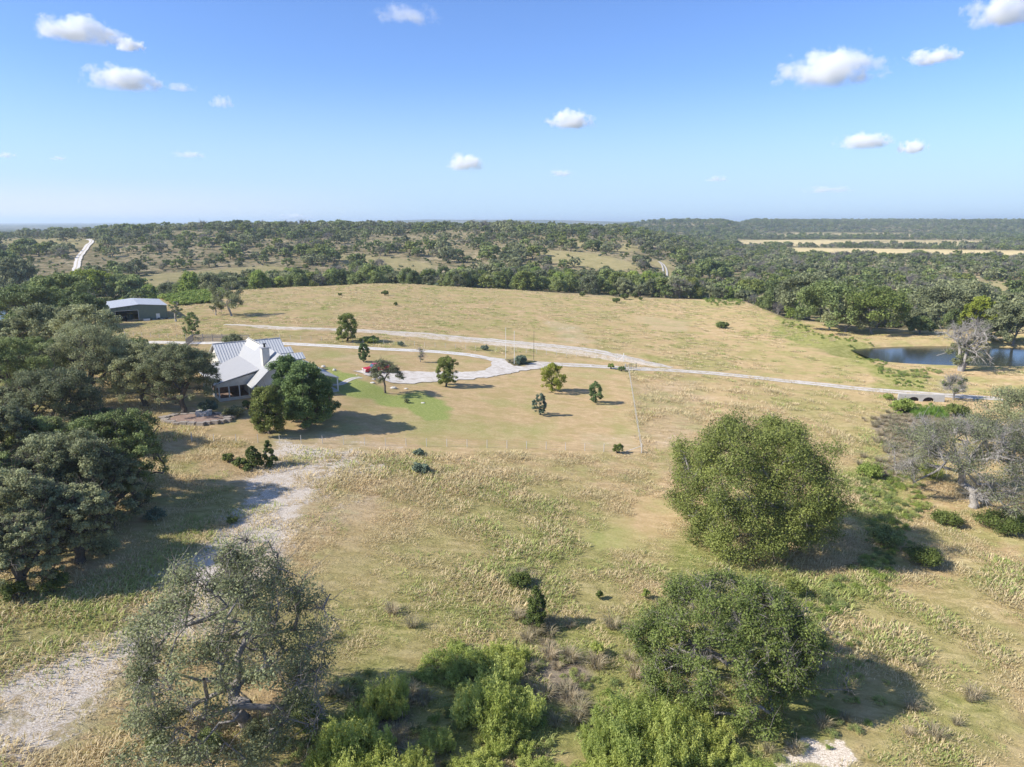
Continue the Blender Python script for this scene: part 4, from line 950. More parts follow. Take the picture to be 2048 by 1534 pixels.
t3.build('stones', M['stone'], fr)

# flagpoles and the planted island
def pole(px, pyb, pyt, r, m, label):
    p = gp(px, pyb); H = (pyb-pyt)*mpp(p)/math.cos(math.atan2(HC-p.z, p.y))
    t = thing('flagpole', label, 'flagpole', p, 0, 'flagpoles by the drive fork')
    MB().tube((0, 0, -.2), (0, 0, H), r, r*.6).build('pole', M[m], t); MB().tube((0, 0, H), (0, 0, H+.16), r*1.1, r*.5).build('finial', M[m], t)
    MB().tube((0, 0, 0), (0, 0, .15), r*2.2).build('base', M['concrete'], t)
pole(1011.5, 716, 657, .06, 'white', 'tallest white flagpole, farthest left of the three')
pole(1028.5, 729, 664, .06, 'white', 'white flagpole at the front of the planted island')
pole(1067.5, 721, 664, .05, 'dark', 'thin dark flagpole right of the round island bush')
patch('island_bed', [(1008, 720), (1030, 718), (1062, 722), (1075, 724), (1060, 727), (1036, 732), (1028, 733), (1020, 728)], M['ground'], .16, .15, 19, .8)
def agave_mesh(n, L, seed):
    rng = np.random.default_rng(seed); V = []; Fq = []
    for k in range(n):
        a = 6.283*rng.random(); e = .25+1.1*rng.random(); d = Vector((math.cos(a)*math.cos(e), math.sin(a)*math.cos(e), math.sin(e))); s = Vector((-d.y, d.x, 0)).normalized()
        l = L*(.7+.4*rng.random()); m1 = d*l*.4; tip = d*l+Vector((0, 0, .08*L)); b = len(V)
        V += [s*-.05*L, s*.05*L, m1+s*.09*L, m1-s*.09*L, tip]; Fq += [(b, b+1, b+2, b+3), (b+3, b+2, b+4)]
    me = mesh_np('agave', V, faces=Fq, mats=[M['agave']]); a = me.attributes.new('var', 'FLOAT', 'POINT')
    a.data.foreach_set('value', np.repeat(rng.random(n)*.8, 5).astype(np.float32)); return me
for (px, py, s, lb) in ((1048, 728, 1.0, 'pale spiky agave in front of the island bush'), (1037, 729, .8, 'smaller spiky agave left of the island agave'),
                        (799, 690, .9, 'spiky agave by the far fence'), (462, 834, .9, 'pale agave beside the stone terrace'), (410, 812, .8, 'spiky grey plant below the screened porch')):
    o = link('agave', agave_mesh(34, 1.3*s, int(px)), None, gp(px, py)); tag(o, lb, 'plant')

# ------------------------------------------------------------------ fences
def post_fence(name, label, p0, p1, n, posth=1.15, m='post', r=.05, wires=4, ph=None, brace=(), group='wire fences round the yard'):
    A = gp(*p0); B = gp(*p1); f = thing(name, label, 'fence', A, 0, group)
    me = None; prev = None; pts = []
    for k in range(n):
        q = A+(B-A)*k/(n-1); q.z = float(h(q.x, q.y)); pts.append(q-A)
    base = MB().tube((0, 0, -.3), (0, 0, posth), r, r*.9, 6); me = mesh_np('post', base.v, faces=base.f, mats=[M[m]])
    for k, q in enumerate(pts):
        o = link('post', me, f, q); 
        if k in (0, n-1): o.scale = (1.8, 1.8, 1.12)
    wv = MB()
    for a, b in zip(pts[:-1], pts[1:]):
        for j in range(wires):
            z = posth*(.2+.75*j/(wires-1)); wv.tube(a+Vector((0, 0, z)), b+Vector((0, 0, z)), .006, n=3)
    wv.build('wire', M['wire'], f)
    for (q, dx, dy) in brace:
        a = pts[q]; MB().tube(a+Vector((0, 0, posth*.92)), a+Vector((dx, dy, .1)), .05, n=6).build('brace', M[m], f)
    return f
post_fence('wire_fence', 'long lower wire fence with pale steel posts along the lawn', (384, 884), (1283, 906), 23, 1.2, brace=((22, -2.4, .3),), r=.045)
post_fence('wire_fence', 'right side wire fence with closely spaced pale posts', (1283, 904), (1257, 742), 24, 1.2, r=.042)
post_fence('wire_fence', 'far wire fence with pale posts behind the driveway', (560, 680), (1232, 719), 34, 1.2, r=.045)
post_fence('wire_fence', 'short far wire fence left of the picket fence', (250, 672), (372, 678), 8, 1.2, r=.045)
# gate corner
gpz = gp(1247, 722); t = thing('gate_post', 'tall white corner post at the driveway gate', 'post', gpz)
MB().tube((0, 0, -.2), (0, 0, 2.0), .11, .1, 8).build('post', M['white'], t); MB().tube((0, 0, 1.4), (-1.5, -.9, .1), .05, n=6).build('brace', M['white'], t)
g2 = gp(1251, 741); t = thing('driveway_gate', 'open green pipe gate beside the white driveway', 'gate', g2, .5)
fr_ = MB()
for z in (.25, .55, .85, 1.15, 1.4): fr_.tube((0, 0, z), (3.6, .4, z), .035, n=6)
for x in (0, 1.8, 3.6): fr_.tube((x, x*.11, .1), (x, x*.11, 1.42), .04, n=6)
fr_.build('gate_frame', M['green_metal'], t); MB().tube((-.12, 0, -.2), (-.12, 0, 1.7), .09).build('post', M['post'], t)
# picket fence garden behind the house
def picket(p0, p1, label):
    A = gp(*p0); B = gp(*p1); f = thing('picket_fence', label, 'fence', A, 0, 'grey picket fence panels'); d = B-A; L = math.hypot(d.x, d.y)
    n = int(L/.24); pk = MB(); u = Vector((d.x, d.y, 0)).normalized(); w_ = Vector((-u.y, u.x, 0))
    for k in range(n):
        q = u*(L*k/n); z = float(h(A.x+q.x, A.y+q.y))-A.z
        pk.prism([q+Vector((0, 0, z+.08)), q+u*.11+Vector((0, 0, z+.08)), q+u*.11+Vector((0, 0, z+1.75)), q+u*.055+Vector((0, 0, z+1.85)), q+Vector((0, 0, z+1.75))], w_*-.012, w_*.012)
    pk.build('picket', M['pwood'], f)
    rl = MB(); z1 = float(h(B.x, B.y))-A.z
    for z in (.4, 1.5): rl.prism([Vector((0, 0, z)), u*L+Vector((0, 0, z+z1)), u*L+Vector((0, 0, z+z1+.1)), Vector((0, 0, z+.1))], w_*.015, w_*.06)
    rl.build('rail', M['pwood'], f)
    for k in range(0, int(L/2.4)+1):
        q = u*min(L, k*2.4); z = float(h(A.x+q.x, A.y+q.y))-A.z; MB().box(q.x-.06, q.x+.06, q.y-.06, q.y+.06, z-.2, z+1.95).build('post', M['pwood'], f)
picket((373, 693), (387, 683), 'short end of the grey picket fence facing the driveway')
picket((387, 683), (500, 684), 'long grey picket fence behind the house')

# ------------------------------------------------------------------ truck
def truck():
    p = gp(754, 745); t = thing('pickup_truck', 'red pickup truck with white front half hidden by the umbrella tree', 'truck', p, math.radians(-148))
    # +x is forward
    b = MB(); prof = [(-2.75, .55), (2.7, .55), (2.75, .95), (2.6, 1.18), (1.25, 1.28), (.75, 1.85), (-.9, 1.88), (-1.1, 1.3), (-2.75, 1.3)]
    b.prism([Vector((x, -.95, z)) for x, z in prof], (0, 0, 0), (0, 1.9, 0)); bo = b.build('body', M['red'], t)
    bv = bo.modifiers.new('bevel', 'BEVEL'); bv.width = .08; bv.segments = 2
    MB().prism([Vector((1.24, -.8, 1.31)), Vector((1.24, .8, 1.31)), Vector((.80, .72, 1.83)), Vector((.80, -.72, 1.83))], (.03, 0, 0), (.05, 0, .01)).build('windscreen', M['glass'], t)
    for s in (-1, 1): MB().prism([Vector((1.0, s*.955, 1.32)), Vector((-.85, s*.955, 1.32)), Vector((-.8, s*.955, 1.76)), Vector((.72, s*.955, 1.76))], (0, 0, 0), (0, s*.015, 0)).build('side_window', M['glass'], t)
    MB().box(2.7, 2.8, -.55, .55, .78, 1.1).build('grille', M['chrome'], t)
    MB().box(2.68, 2.9, -.95, .95, .5, .72).build('bumper', M['chrome'], t)
    for s in (-1, 1):
        MB().box(2.68, 2.79, s*.75-.16, s*.75+.16, .82, 1.08).build('headlight', M['white'], t)
        MB().box(.75, .95, s*1.0-.0, s*1.22, 1.3, 1.5).build('mirror', M['white'], t) if s > 0 else MB().box(.75, .95, -1.22, -1.0, 1.3, 1.5).build('mirror', M['white'], t)
        for x in (-1.75, 1.75):
            w_ = MB().tube((x, s*.72, .4), (x, s*1.0, .4), .4, n=16).build('wheel', M['rubber'], t)
            MB().tube((x, s*.98, .4), (x, s*1.02, .4), .22, n=12).build('rim', M['chrome'], w_)
    MB().box(-2.6, -1.2, -.78, .78, 1.22, 1.315).build('bed', M['dark'], t)
truck()

# ------------------------------------------------------------------ barn
def barn():
    c = gp(281, 641); z0 = c.z; a = math.radians(90-57); t = thing('metal_barn', 'green metal barn with a wide dark open door and grey roof', 'barn', c, a)
    # +x along the front (away right), +y back
    # front wall with door opening: x from -7.4 to 7.4, door -6 to -1
    def ez(x): return 4.7-.09*abs(x)
    f = MB(); Wd = 7.4
    f.prism([Vector((-Wd, 0, -.6)), Vector((-6.2, 0, -.6)), Vector((-6.2, 0, 3.1)), Vector((-.4, 0, 3.1)), Vector((-.4, 0, -.6)), Vector((Wd, 0, -.6)), Vector((Wd, 0, ez(Wd))), Vector((0, 0, 4.7)), Vector((-Wd, 0, ez(Wd)))], (0, 0, 0), (0, .12, 0))
    f.box(-Wd, -Wd+.12, .12, 20, -.6, ez(Wd)-.05).box(Wd-.12, Wd, .12, 20, -.6, ez(Wd)-.05)
    # rear wall with a small opening that lets light in
    f.box(-Wd+.12, -4.2, 19.9, 20, -.6, 4.0).box(-3.1, Wd-.12, 19.9, 20, -.6, 4.0).box(-4.2, -3.1, 19.9, 20, -.6, 1.7).box(-4.2, -3.1, 19.9, 20, 2.9, 4.0)
    f.build('wall', M['green_metal'], t)
    for s in (-1, 1): slab('roof', 'barnroof', [(0, -.3, 4.85), (s*7.7, -.3, ez(7.7)+.12), (s*7.7, 20.2, ez(7.7)+.12), (0, 20.2, 4.85)], .08, t)
    MB().box(4.3, 5.3, -.03, .0, -.4, 1.75).build('door', M['white'], t)
    MB().box(-6.3, -6.2, -.04, 0, -.3, 3.2).box(-.4, -.3, -.04, 0, -.3, 3.2).box(-6.3, -.3, -.04, 0, 3.1, 3.2).build('door_frame', M['trim'], t)
    # things in and by the barn
    u = Vector((math.cos(a), math.sin(a), 0)); v = Vector((-u.y, u.x, 0))
    q = c+u*-4.6+v*1.5; tt = thing('tractor', 'old tractor with large wheels standing in the barn door', 'tractor', Vector((q.x, q.y, z0)), a+1.9)
    MB().box(-.9, 1.3, -.35, .35, .7, 1.3).box(-.8, .1, -.45, .45, 1.3, 1.5).build('body', M['dark'], tt)
    for x, r in ((-.7, .75), (1.0, .42)):
        for s in (-1, 1): MB().tube((x, s*.5, r), (x, s*.8, r), r, n=16).build('wheel', M['rubber'], tt)
    q = c+u*-2.2+v*5; tk = thing('storage_tank', 'dull green round tank inside the barn', 'tank', Vector((q.x, q.y, z0)))
    MB().tube((0, 0, 0), (0, 0, 1.5), .9, n=18).tube((0, 0, 1.5), (0, 0, 1.7), .85, .3, n=18).build('tank', M['green_metal'], tk)
    q = c+u*1.6+v*-.9; q.z = float(h(q.x, q.y)); tk = thing('white_tub', 'white upturned tub against the barn wall', 'tub', q, a)
    MB().prism([Vector((-.85, -.35, 0)), Vector((.85, -.35, 0)), Vector((.85, .35, 0)), Vector((-.85, .35, 0))], (0, 0, 0), (0, 0, .5)).build('tub', M['white'], tk)
    q = c+u*-1.0+v*-1.6; q.z = float(h(q.x, q.y)); tk = thing('pipe_rack', 'low pipe rack before the barn door', 'rack', q, a)
    r_ = MB().tube((-1.2, 0, .6), (1.6, 0, .6), .06)
    for x in (-1.1, 1.5): r_.tube((x, 0, -.1), (x, 0, .62), .06)
    r_.build('rail', M['pwood'], tk)
    rng = np.random.default_rng(3)
    for k in range(9):
        q = c+u*(2.8+k*.7)+v*(-.5-.3*rng.random()); q.z = float(h(q.x, q.y)); b = MB(); sx, sy, sz = .15+.25*rng.random(), .2+.1*rng.random(), .2+.4*rng.random()
        b.prism([Vector((-sx, -sy, -.1)), Vector((sx, -sy, -.1)), Vector((sx*.9, sy, -.1)), Vector((-sx, sy, -.1))], (0, 0, 0), (.03, 0, sz))
        o = b.build('scrap_block', M[('dark', 'stone', 'pwood')[k % 3]], None, q); tag(o, 'small scrap item in the row along the barn wall', 'scrap', 'scrap along the barn wall')
barn()

# ------------------------------------------------------------------ water and culvert
def water_mat():
    m = new_mat('pond_water'); q = N(m); P = q.n('ShaderNodeNewGeometry').outputs['Position']
    b = q.n('ShaderNodeBsdfPrincipled'); b.inputs['Base Color'].default_value = (.035, .04, .03, 1); b.inputs['Roughness'].default_value = .13
    b.inputs['IOR'].default_value = 1.33; q.l(q.bump(q.noise(P, 2.2, 3), .3, .06), b.inputs['Normal']); q.out(b.outputs[0]); return m
M['water'] = water_mat()
def water(pts, z, name='pond_water'):
    P = [((x-CX)/F, (CY-y)/F) for x, y in pts]; V = []
    for a, b in P:
        d = Vector((a, CP+b*SP, -SP+b*CP)); t = (z-HC)/d.z; V.append((d.x*t, d.y*t, z))
    o = link(name, mesh_np(name, V, faces=[tuple(range(len(V)))], mats=[M['water']])); o['kind'] = 'structure'
water([(1700, 700), (1745, 691), (1850, 689), (2048, 694), (2300, 708), (2400, 730), (2048, 742), (1990, 738), (1930, 735), (1850, 731), (1790, 737), (1740, 716)], -4.95)
water([(-120, 655), (-60, 620), (0, 616), (12, 622), (8, 648), (-40, 662)], float(gp(0, 645).z)+.15)
def culvert():
    c = gp(1842, 803); t = thing('culvert', 'concrete culvert with two arched openings under the white road', 'culvert', c, math.radians(-6))
    b = MB(); Hh = 1.5
    b.box(-4.6, -2.6, 0, .4, -1.2, Hh).box(-.35, .35, 0, .4, -1.2, Hh).box(2.6, 4.6, 0, .4, -1.2, Hh)
    for s in (-1, 1):
        cx = s*1.48
        for k in range(8):
            a0, a1 = math.pi*k/8, math.pi*(k+1)/8
            b.prism([Vector((cx+1.13*math.cos(a0), 0, .1+.85*math.sin(a0))), Vector((cx+1.13*math.cos(a1), 0, .1+.85*math.sin(a1))), Vector((cx+1.13*math.cos(a1), 0, Hh)), Vector((cx+1.13*math.cos(a0), 0, Hh))], (0, 0, 0), (0, .4, 0))
    b.build('headwall', M['concrete'], t); MB().box(-2.6, 2.6, .42, .5, -1.2, 1.2).build('opening_shade', M['screen'], t)  # thin dark sheet behind the arches, its colour stands in for shade
culvert()

# ------------------------------------------------------------------ scattering of uncountable growth (stuff only)
def scatter(name, P, scl, rot, idx, protos, mats=None):
    src = bpy.data.collections.new(name+'_source')
    for i, me in enumerate(protos):
        o = bpy.data.objects.new('%s_kind_%02d' % (name, i), me); src.objects.link(o)
    me = bpy.data.meshes.new(name); P = np.asarray(P, np.float32); n = len(P)
    me.vertices.add(n); me.vertices.foreach_set('co', P.ravel())
    scl = np.asarray(scl, np.float32)
    if scl.ndim == 1: scl = np.stack([scl]*3, 1)
    a = me.attributes.new('scl', 'FLOAT_VECTOR', 'POINT'); a.data.foreach_set('vector', scl.ravel())
    a = me.attributes.new('rot', 'FLOAT_VECTOR', 'POINT'); a.data.foreach_set('vector', np.stack([np.zeros(n), np.zeros(n), rot], 1).astype(np.float32).ravel())
    a = me.attributes.new('idx', 'INT', 'POINT'); a.data.foreach_set('value', np.asarray(idx, np.int32))
    o = link(name, me); o['kind'] = 'stuff'
    g = bpy.data.node_groups.new(name, 'GeometryNodeTree')
    g.interface.new_socket('Geometry', in_out='INPUT', socket_type='NodeSocketGeometry'); g.interface.new_socket('Geometry', in_out='OUTPUT', socket_type='NodeSocketGeometry')
    gi = g.nodes.new('NodeGroupInput'); go = g.nodes.new('NodeGroupOutput'); ip = g.nodes.new('GeometryNodeInstanceOnPoints')
    ci = g.nodes.new('GeometryNodeCollectionInfo'); ci.inputs[0].default_value = src; ci.inputs['Separate Children'].default_value = True; ci.inputs['Reset Children'].default_value = True
    def na(nm, t):
        q = g.nodes.new('GeometryNodeInputNamedAttribute'); q.data_type = t; q.inputs[0].default_value = nm; return q.outputs[0]
    L = g.links.new; L(gi.outputs[0], ip.inputs['Points']); L(ci.outputs[0], ip.inputs['Instance']); ip.inputs['Pick Instance'].default_value = True
    L(na('idx', 'INT'), ip.inputs['Instance Index']); L(na('scl', 'FLOAT_VECTOR'), ip.inputs['Scale'])
    er = g.nodes.new('FunctionNodeEulerToRotation'); L(na('rot', 'FLOAT_VECTOR'), er.inputs[0]); L(er.outputs[0], ip.inputs['Rotation'])
    L(ip.outputs[0], go.inputs[0]); md = o.modifiers.new('scatter', 'NODES'); md.node_group = g; return o
def combo(name, style, H, R, seed, nb, per, leaf, lm, bark='bark', **kw):
    wd, cr = tree_meshes(name, style, H, R, seed, nb=nb, per=per, leaf=leaf, lm=lm, bark=bark, **kw)
    def arr(me):
        v = np.zeros(len(me.vertices)*3); me.vertices.foreach_get('co', v); q = np.zeros(len(me.loops), np.int32); me.loops.foreach_get('vertex_index', q)
        return v.reshape(-1, 3), q.reshape(-1, 4)
    v1, q1 = arr(wd); 
    if cr is None: return mesh_np(name, v1, quads=q1, mats=[M[bark]])
    v2, q2 = arr(cr); va = np.zeros(len(v2)); cr.attributes['var'].data.foreach_get('value', va)
    return mesh_np(name, np.vstack([v1, v2]), quads=np.vstack([q1, q2+len(v1)]), mats=[M[bark], M[lm]], midx=np.r_[np.zeros(len(q1), int), np.ones(len(q2), int)], var=np.r_[np.zeros(len(v1)), va])
# ------------------------------------------------------------------ woodland beyond the meadow
rngF = np.random.default_rng(77)
def candidates(x0, x1, y0, y1, s):
    gx, gy = np.meshgrid(np.arange(x0, x1, s), np.arange(y0, y1, s)); gx = gx.ravel()+rngF.uniform(-.48, .48, gx.size)*s; gy = gy.ravel()+rngF.uniform(-.48, .48, gy.size)*s
    az = gx/gy; k = (np.abs(az) < .86); return gx[k], gy[k]
HR = [gp(*p)[:2] for p in [(150, 560), (151, 545), (155, 527), (160, 512), (170, 500), (180, 488), (183, 482)]]; HR = np.array(HR)
TR = np.array([gp(*p)[:2] for p in [(1318, 524), (1326, 530), (1331, 540), (1332, 553)]])
def dline(L, x, y):
    d = np.full(x.shape, 1e9)
    for (ax, ay), (bx, by) in zip(L[:-1], L[1:]):
        ex, ey = bx-ax, by-ay; t = np.clip(((x-ax)*ex+(y-ay)*ey)/(ex*ex+ey*ey), 0, 1); d = np.minimum(d, np.hypot(x-ax-ex*t, y-ay-ey*t))
    return d
def wood_density(x, y):
    az = x/y; r = np.hypot(x, y); yb = np.interp(az, AZ_K, YB_K); e = y-yb
    n1 = fbm(x/55, y/55, 101, 3); n2 = fbm(x/160, y/160, 131, 3)
    hill = np.clip(.45+1.25*n1+.6*n2, .03, 1)*(1+.5*sstep(700, 900, r))
    belt = sstep(2, 12, e)*(1-sstep(60, 105, e+25*n1))*sstep(-.55, -.38, az)
    left = .45*sstep(-.5, -.6, az)*(1-sstep(100, 200, e))
    right = np.clip(.72+.7*n1+.6*n2, 0, 1)*sstep(.20, .30, az+.03*n1)
    d = np.maximum.reduce([hill*.85, belt*1.1, left, right])
    d = d*(1-np.clip(zval('clear', x, y)*1.15, 0, 1))*(1-np.clip(zval('field', x, y)*1.4, 0, 1))
    d = d*(beyond(x, y) > .8)*(dline(HR, x, y) > 8)*(dline(TR, x, y) > 6)
    return d
x, y = candidates(-1050, 1250, 220, 1300, 7.5); dn = wood_density(x, y)
k = rngF.random(len(x)) < dn*.62; x = x[k]; y = y[k]; z = h(x, y)
px, py = proj(x, y, z)
vis = (px > -60) & (px < 2110)
# keep the places already taken by the trees built one by one
own = [o for o in bpy.data.objects if o.get('category') == 'tree' and o.location.y > 200]
for o in own: vis &= np.hypot(x-o.location.x, y-o.location.y) > 7
x, y, z, px, py = (a[vis] for a in (x, y, z, px, py)); n = len(x); r = np.hypot(x, y); az = x/y
e = y-np.interp(az, AZ_K, YB_K)
inbelt = (e < 90) & (az > -.5) & (az < .27)
kind = rngF.random(n); typ = np.where(kind < .66, 0, np.where(kind < .94, 1, 2))       # oak, cedar, grey
typ = np.where(inbelt & (typ == 1) & (rngF.random(n) < .7), 0, typ)
typ = np.where((az > .3) & (typ == 0) & (rngF.random(n) < .10), 2, typ)
Ht = np.where(inbelt, 5+6.5*rngF.random(n), np.where(az > .26, 4.5+3.5*rngF.random(n), 4.0+5.5*rngF.random(n)**1.5))
Ht = np.where(typ == 1, Ht*.62, Ht)
# prototypes
def protos(tagn, per, leaf, tw, sm):
    A = []
    for i in range(7): A.append(('oak', tree_meshes('wood_oak', ('dome', 'tall', 'wide', 'dome', 'tall', 'wide', 'tall')[i], 8, 4.3+.5*(i % 3), 500+i, nb=46, per=int(per*.75), leaf=leaf*.9, lm=('oak', 'oakgreen', 'oakgreen', 'oak', 'pecan', 'oak', 'weed')[i], trunk=.3, forkf=.15, blobr=.85, squash=.85, twig=tw, tw_r=.05, bark='graybark' if i % 2 else 'bark')))
    for i in range(4): A.append(('cedar', tree_meshes('wood_cedar', 'cedar' if i % 2 else 'bush', 5, 2.3, 520+i, nb=24, per=int(per*.6), leaf=leaf*.8, lm='cedar', trunk=.2, forkf=.1, blobr=1.1)))
    for i in range(3): A.append(('grey', tree_meshes('wood_grey_tree', 'dome', 7, 3.6, 540+i, nb=20, per=(0, 50, 90)[i], leaf=leaf, lm='oak', trunk=.28, forkf=.2, twig=9, tw_r=.045, tw_l=1.8, bark='graybark', n_extra=16)))
    return A
PA = protos('near', 150, .62, 2, 0)
rng_i = {0: (0, 7), 1: (7, 11), 2: (11, 14)}
size = Ht/np.maximum(r, 1)
indiv = np.zeros(n, bool)
for t_, lim in ((0, 210), (1, 130), (2, 75)):
    q = np.where(typ == t_)[0]; q = q[np.argsort(-size[q])][:lim]; indiv[q] = True
lab = {0: {'belt': 'rounded green oak in the dense belt of trees behind the far meadow', 'hill': 'green oak standing on the scrubby hillside beyond the meadow', 'right': 'green oak crowded in the low woods beyond the pond', 'left': 'green oak on the left side by the white hillside road'},
       1: {'belt': 'dark cedar under the belt of trees behind the far meadow', 'hill': 'dark cedar on the scrubby hillside beyond the meadow', 'right': 'dark cedar among the low woods beyond the pond', 'left': 'dark cedar on the left side by the white hillside road'},
       2: {'belt': 'bare grey tree among the green belt behind the far meadow', 'hill': 'bare grey tree on the scrubby hillside beyond the meadow', 'right': 'silver grey leafless tree in the low woods beyond the pond', 'left': 'bare grey tree on the left side by the white hillside road'}}
nmk = {0: 'oak_tree', 1: 'cedar_tree', 2: 'bare_tree'}; gk = {0: 'oaks', 1: 'cedars', 2: 'bare grey trees'}
for i in np.where(indiv)[0]:
    lo, hi = rng_i[int(typ[i])]; j = int(rngF.integers(lo, hi)); kn, (wd, cr) = PA[j]; base = {0: 8, 1: 5, 2: 7}[int(typ[i])]
    zn = 'belt' if inbelt[i] else ('right' if az[i] > .24 else ('left' if az[i] < -.52 else 'hill')); s = Ht[i]/base
    put(wd, cr, (float(x[i]), float(y[i]), float(z[i])-.1), nmk[int(typ[i])], lab[int(typ[i])][zn], 'tree', gk[int(typ[i])]+{'belt': ' of the belt behind the far meadow', 'hill': ' on the hillside', 'right': ' in the woods beyond the pond', 'left': ' by the hillside road'}[zn], s=s*(.9+.3*rngF.random()), rz=6.28*rngF.random(), sz=s)
rest = ~indiv
def fuse(A, per, leaf):
    out = []
    for i in range(6): out.append(combo('woodland', 'dome', 8, 4.4+.4*(i % 3), 600+i, 26, int(per*.8), leaf, ('oak', 'oakgreen', 'oak', 'pecan', 'oakgreen', 'oak')[i], trunk=.3, forkf=.15, blobr=.95, squash=.85))
    for i in range(3): out.append(combo('woodland', 'cedar' if i % 2 else 'bush', 5, 2.4, 620+i, 14, int(per*.8), leaf*.8, 'cedar', trunk=.2, forkf=.1, blobr=1.2))
    for i in range(2): out.append(combo('woodland', 'dome', 7, 3.6, 640+i, 12, 30, leaf, 'oak', 'graybark', trunk=.28, forkf=.2, twig=9, tw_r=.07, tw_l=2.0, n_extra=10))
    return out
FP = fuse(None, 42, 1.15)
FR = {0: (0, 6), 1: (6, 9), 2: (9, 11)}
idx = np.array([rngF.integers(*FR[int(t_)]) for t_ in typ[rest]]); bs = np.array([{0: 8., 1: 5., 2: 7.}[int(t_)] for t_ in typ[rest]])
sc = Ht[rest]/bs; P3 = np.stack([x[rest], y[rest], z[rest]-.1], 1)
# farther country: sparser sampling, out to the mesas
x2, y2 = candidates(-2400, 2600, 1300, 3600, 17); a2 = x2/y2; cov = .5+.45*fbm(x2/200, y2/200, 151, 4)+.25*(a2 > .25)
q = (rngF.random(len(x2)) < cov*.8) & (np.abs(a2) < .8) & (zval('field', x2, y2) < .3); x2 = x2[q]; y2 = y2[q]; z2 = h(x2, y2)
P3 = np.vstack([P3, np.stack([x2, y2, z2-.3], 1)]); idx = np.r_[idx, rngF.integers(0, 9, len(x2))]; sc = np.r_[sc, .75+.6*rngF.random(len(x2))]
sc = sc*(.75+.6*rngF.random(len(sc))); scatter('woodland_trees', P3, np.stack([sc*1.12, sc*1.12, sc], 1), rngF.random(len(P3))*6.28, idx, FP)
print('WOOD', indiv.sum(), len(P3))
# scrub on the hillside
x3, y3 = candidates(-900, 1000, 225, 1000, 6.5); b3 = (beyond(x3, y3) > .7)*(1-np.clip(zval('clear', x3, y3)*.93, 0, 1)); nn = fbm(x3/40, y3/40, 171, 3)
q = (rngF.random(len(x3)) < b3*np.clip(.36+.5*nn, 0, 1)) & (dline(HR, x3, y3) > 6) & (dline(TR, x3, y3) > 4) & (zval('field', x3, y3) < .2); x3 = x3[q]; y3 = y3[q]
SB = [combo('scrub', 'bush', 1.6, 1.4, 700+i, 7, 34, .55, ('oak', 'cedar', 'blue', 'oakgreen')[i], trunk=.05, forkf=.1) for i in range(4)]
scatter('hillside_scrub', np.stack([x3, y3, h(x3, y3)-.05], 1), .55+.9*rngF.random(len(x3)), rngF.random(len(x3))*6.28, rngF.integers(0, 4, len(x3)), SB)
print('SCRUB', len(x3))
# bright weeds: strip behind the barn and patch on the meadow crest, banks of the pond
def weeds(name, pts, s, protos_, scale, dens=1.):
    Pw = wpoly(pts); x0, y0 = Pw.min(0); x1, y1 = Pw.max(0); gx, gy = np.meshgrid(np.arange(x0, x1, s), np.arange(y0, y1, s)); gx = gx.ravel()+rngF.uniform(-.5, .5, gx.size)*s; gy = gy.ravel()+rngF.uniform(-.5, .5, gy.size)*s
    kk = (sd_poly(Pw, gx, gy)+fbm(gx/6, gy/6, 8, 2)*2 < 0) & (rngF.random(gx.size) < dens); gx = gx[kk]; gy = gy[kk]
    return scatter(name, np.stack([gx, gy, h(gx, gy)], 1), scale*(.6+.7*rngF.random(len(gx))), rngF.random(len(gx))*6.28, rngF.integers(0, len(protos_), len(gx)), protos_)
WB = [combo('weeds', 'bush', 1.5, 1.3, 720+i, 8, 40, .42, 'weed', trunk=.04, forkf=.1) for i in range(3)]
weeds('green_weeds', [(225, 600), (290, 592), (310, 580), (430, 576), (445, 592), (430, 606), (345, 612), (335, 600)], 1.8, WB, 1.2)
weeds('meadow_weeds', [(1370, 590), (1420, 586), (1480, 592), (1490, 610), (1430, 612)], 2.2, WB, .6, .55)
weeds('bank_weeds', [(1570, 640), (1640, 668), (1740, 684), (1745, 694), (1640, 678), (1560, 648)], 2.0, WB, .55, .5)
weeds('pond_weeds', [(1700, 690), (1742, 716), (1795, 745), (1850, 762), (1840, 780), (1790, 772), (1755, 740)], 1.5, WB, .4, .5)
UG = [combo('undergrowth', 'bush', 1.1, 1.2, 740+i, 11, 90, .13, ('oakgreen', 'weed', 'ggrass')[i], trunk=.03, forkf=.1) for i in range(3)]
weeds('creek_undergrowth', [(1690, 960), (1760, 930), (1830, 960), (1860, 1010), (1800, 1060), (1820, 1110), (1760, 1180), (1690, 1200), (1600, 1240), (1640, 1170), (1720, 1130), (1735, 1040)], 1.0, UG, .55, .75)
weeds('bank_undergrowth', [(1640, 1260), (1740, 1290), (1790, 1380), (1730, 1450), (1650, 1500), (1560, 1534), (1480, 1534), (1600, 1440), (1660, 1360)], 1.0, UG, .42, .6)
weeds('thicket_undergrowth', [(560, 1400), (700, 1350), (860, 1310), (1100, 1310), (1180, 1360), (1330, 1380), (1420, 1420), (1560, 1500), (1540, 1560), (560, 1560)], 1.0, UG, .45, .6)
weeds('pond_reeds', [(1735, 712), (1760, 728), (1800, 740), (1860, 738), (1890, 745), (1840, 756), (1790, 752), (1745, 730)], 1.1, UG, .55, .6)
weeds('creek_weeds', [(1780, 808), (1880, 812), (1900, 830), (1870, 842), (1800, 838)], 1.2, WB, .4, .6)

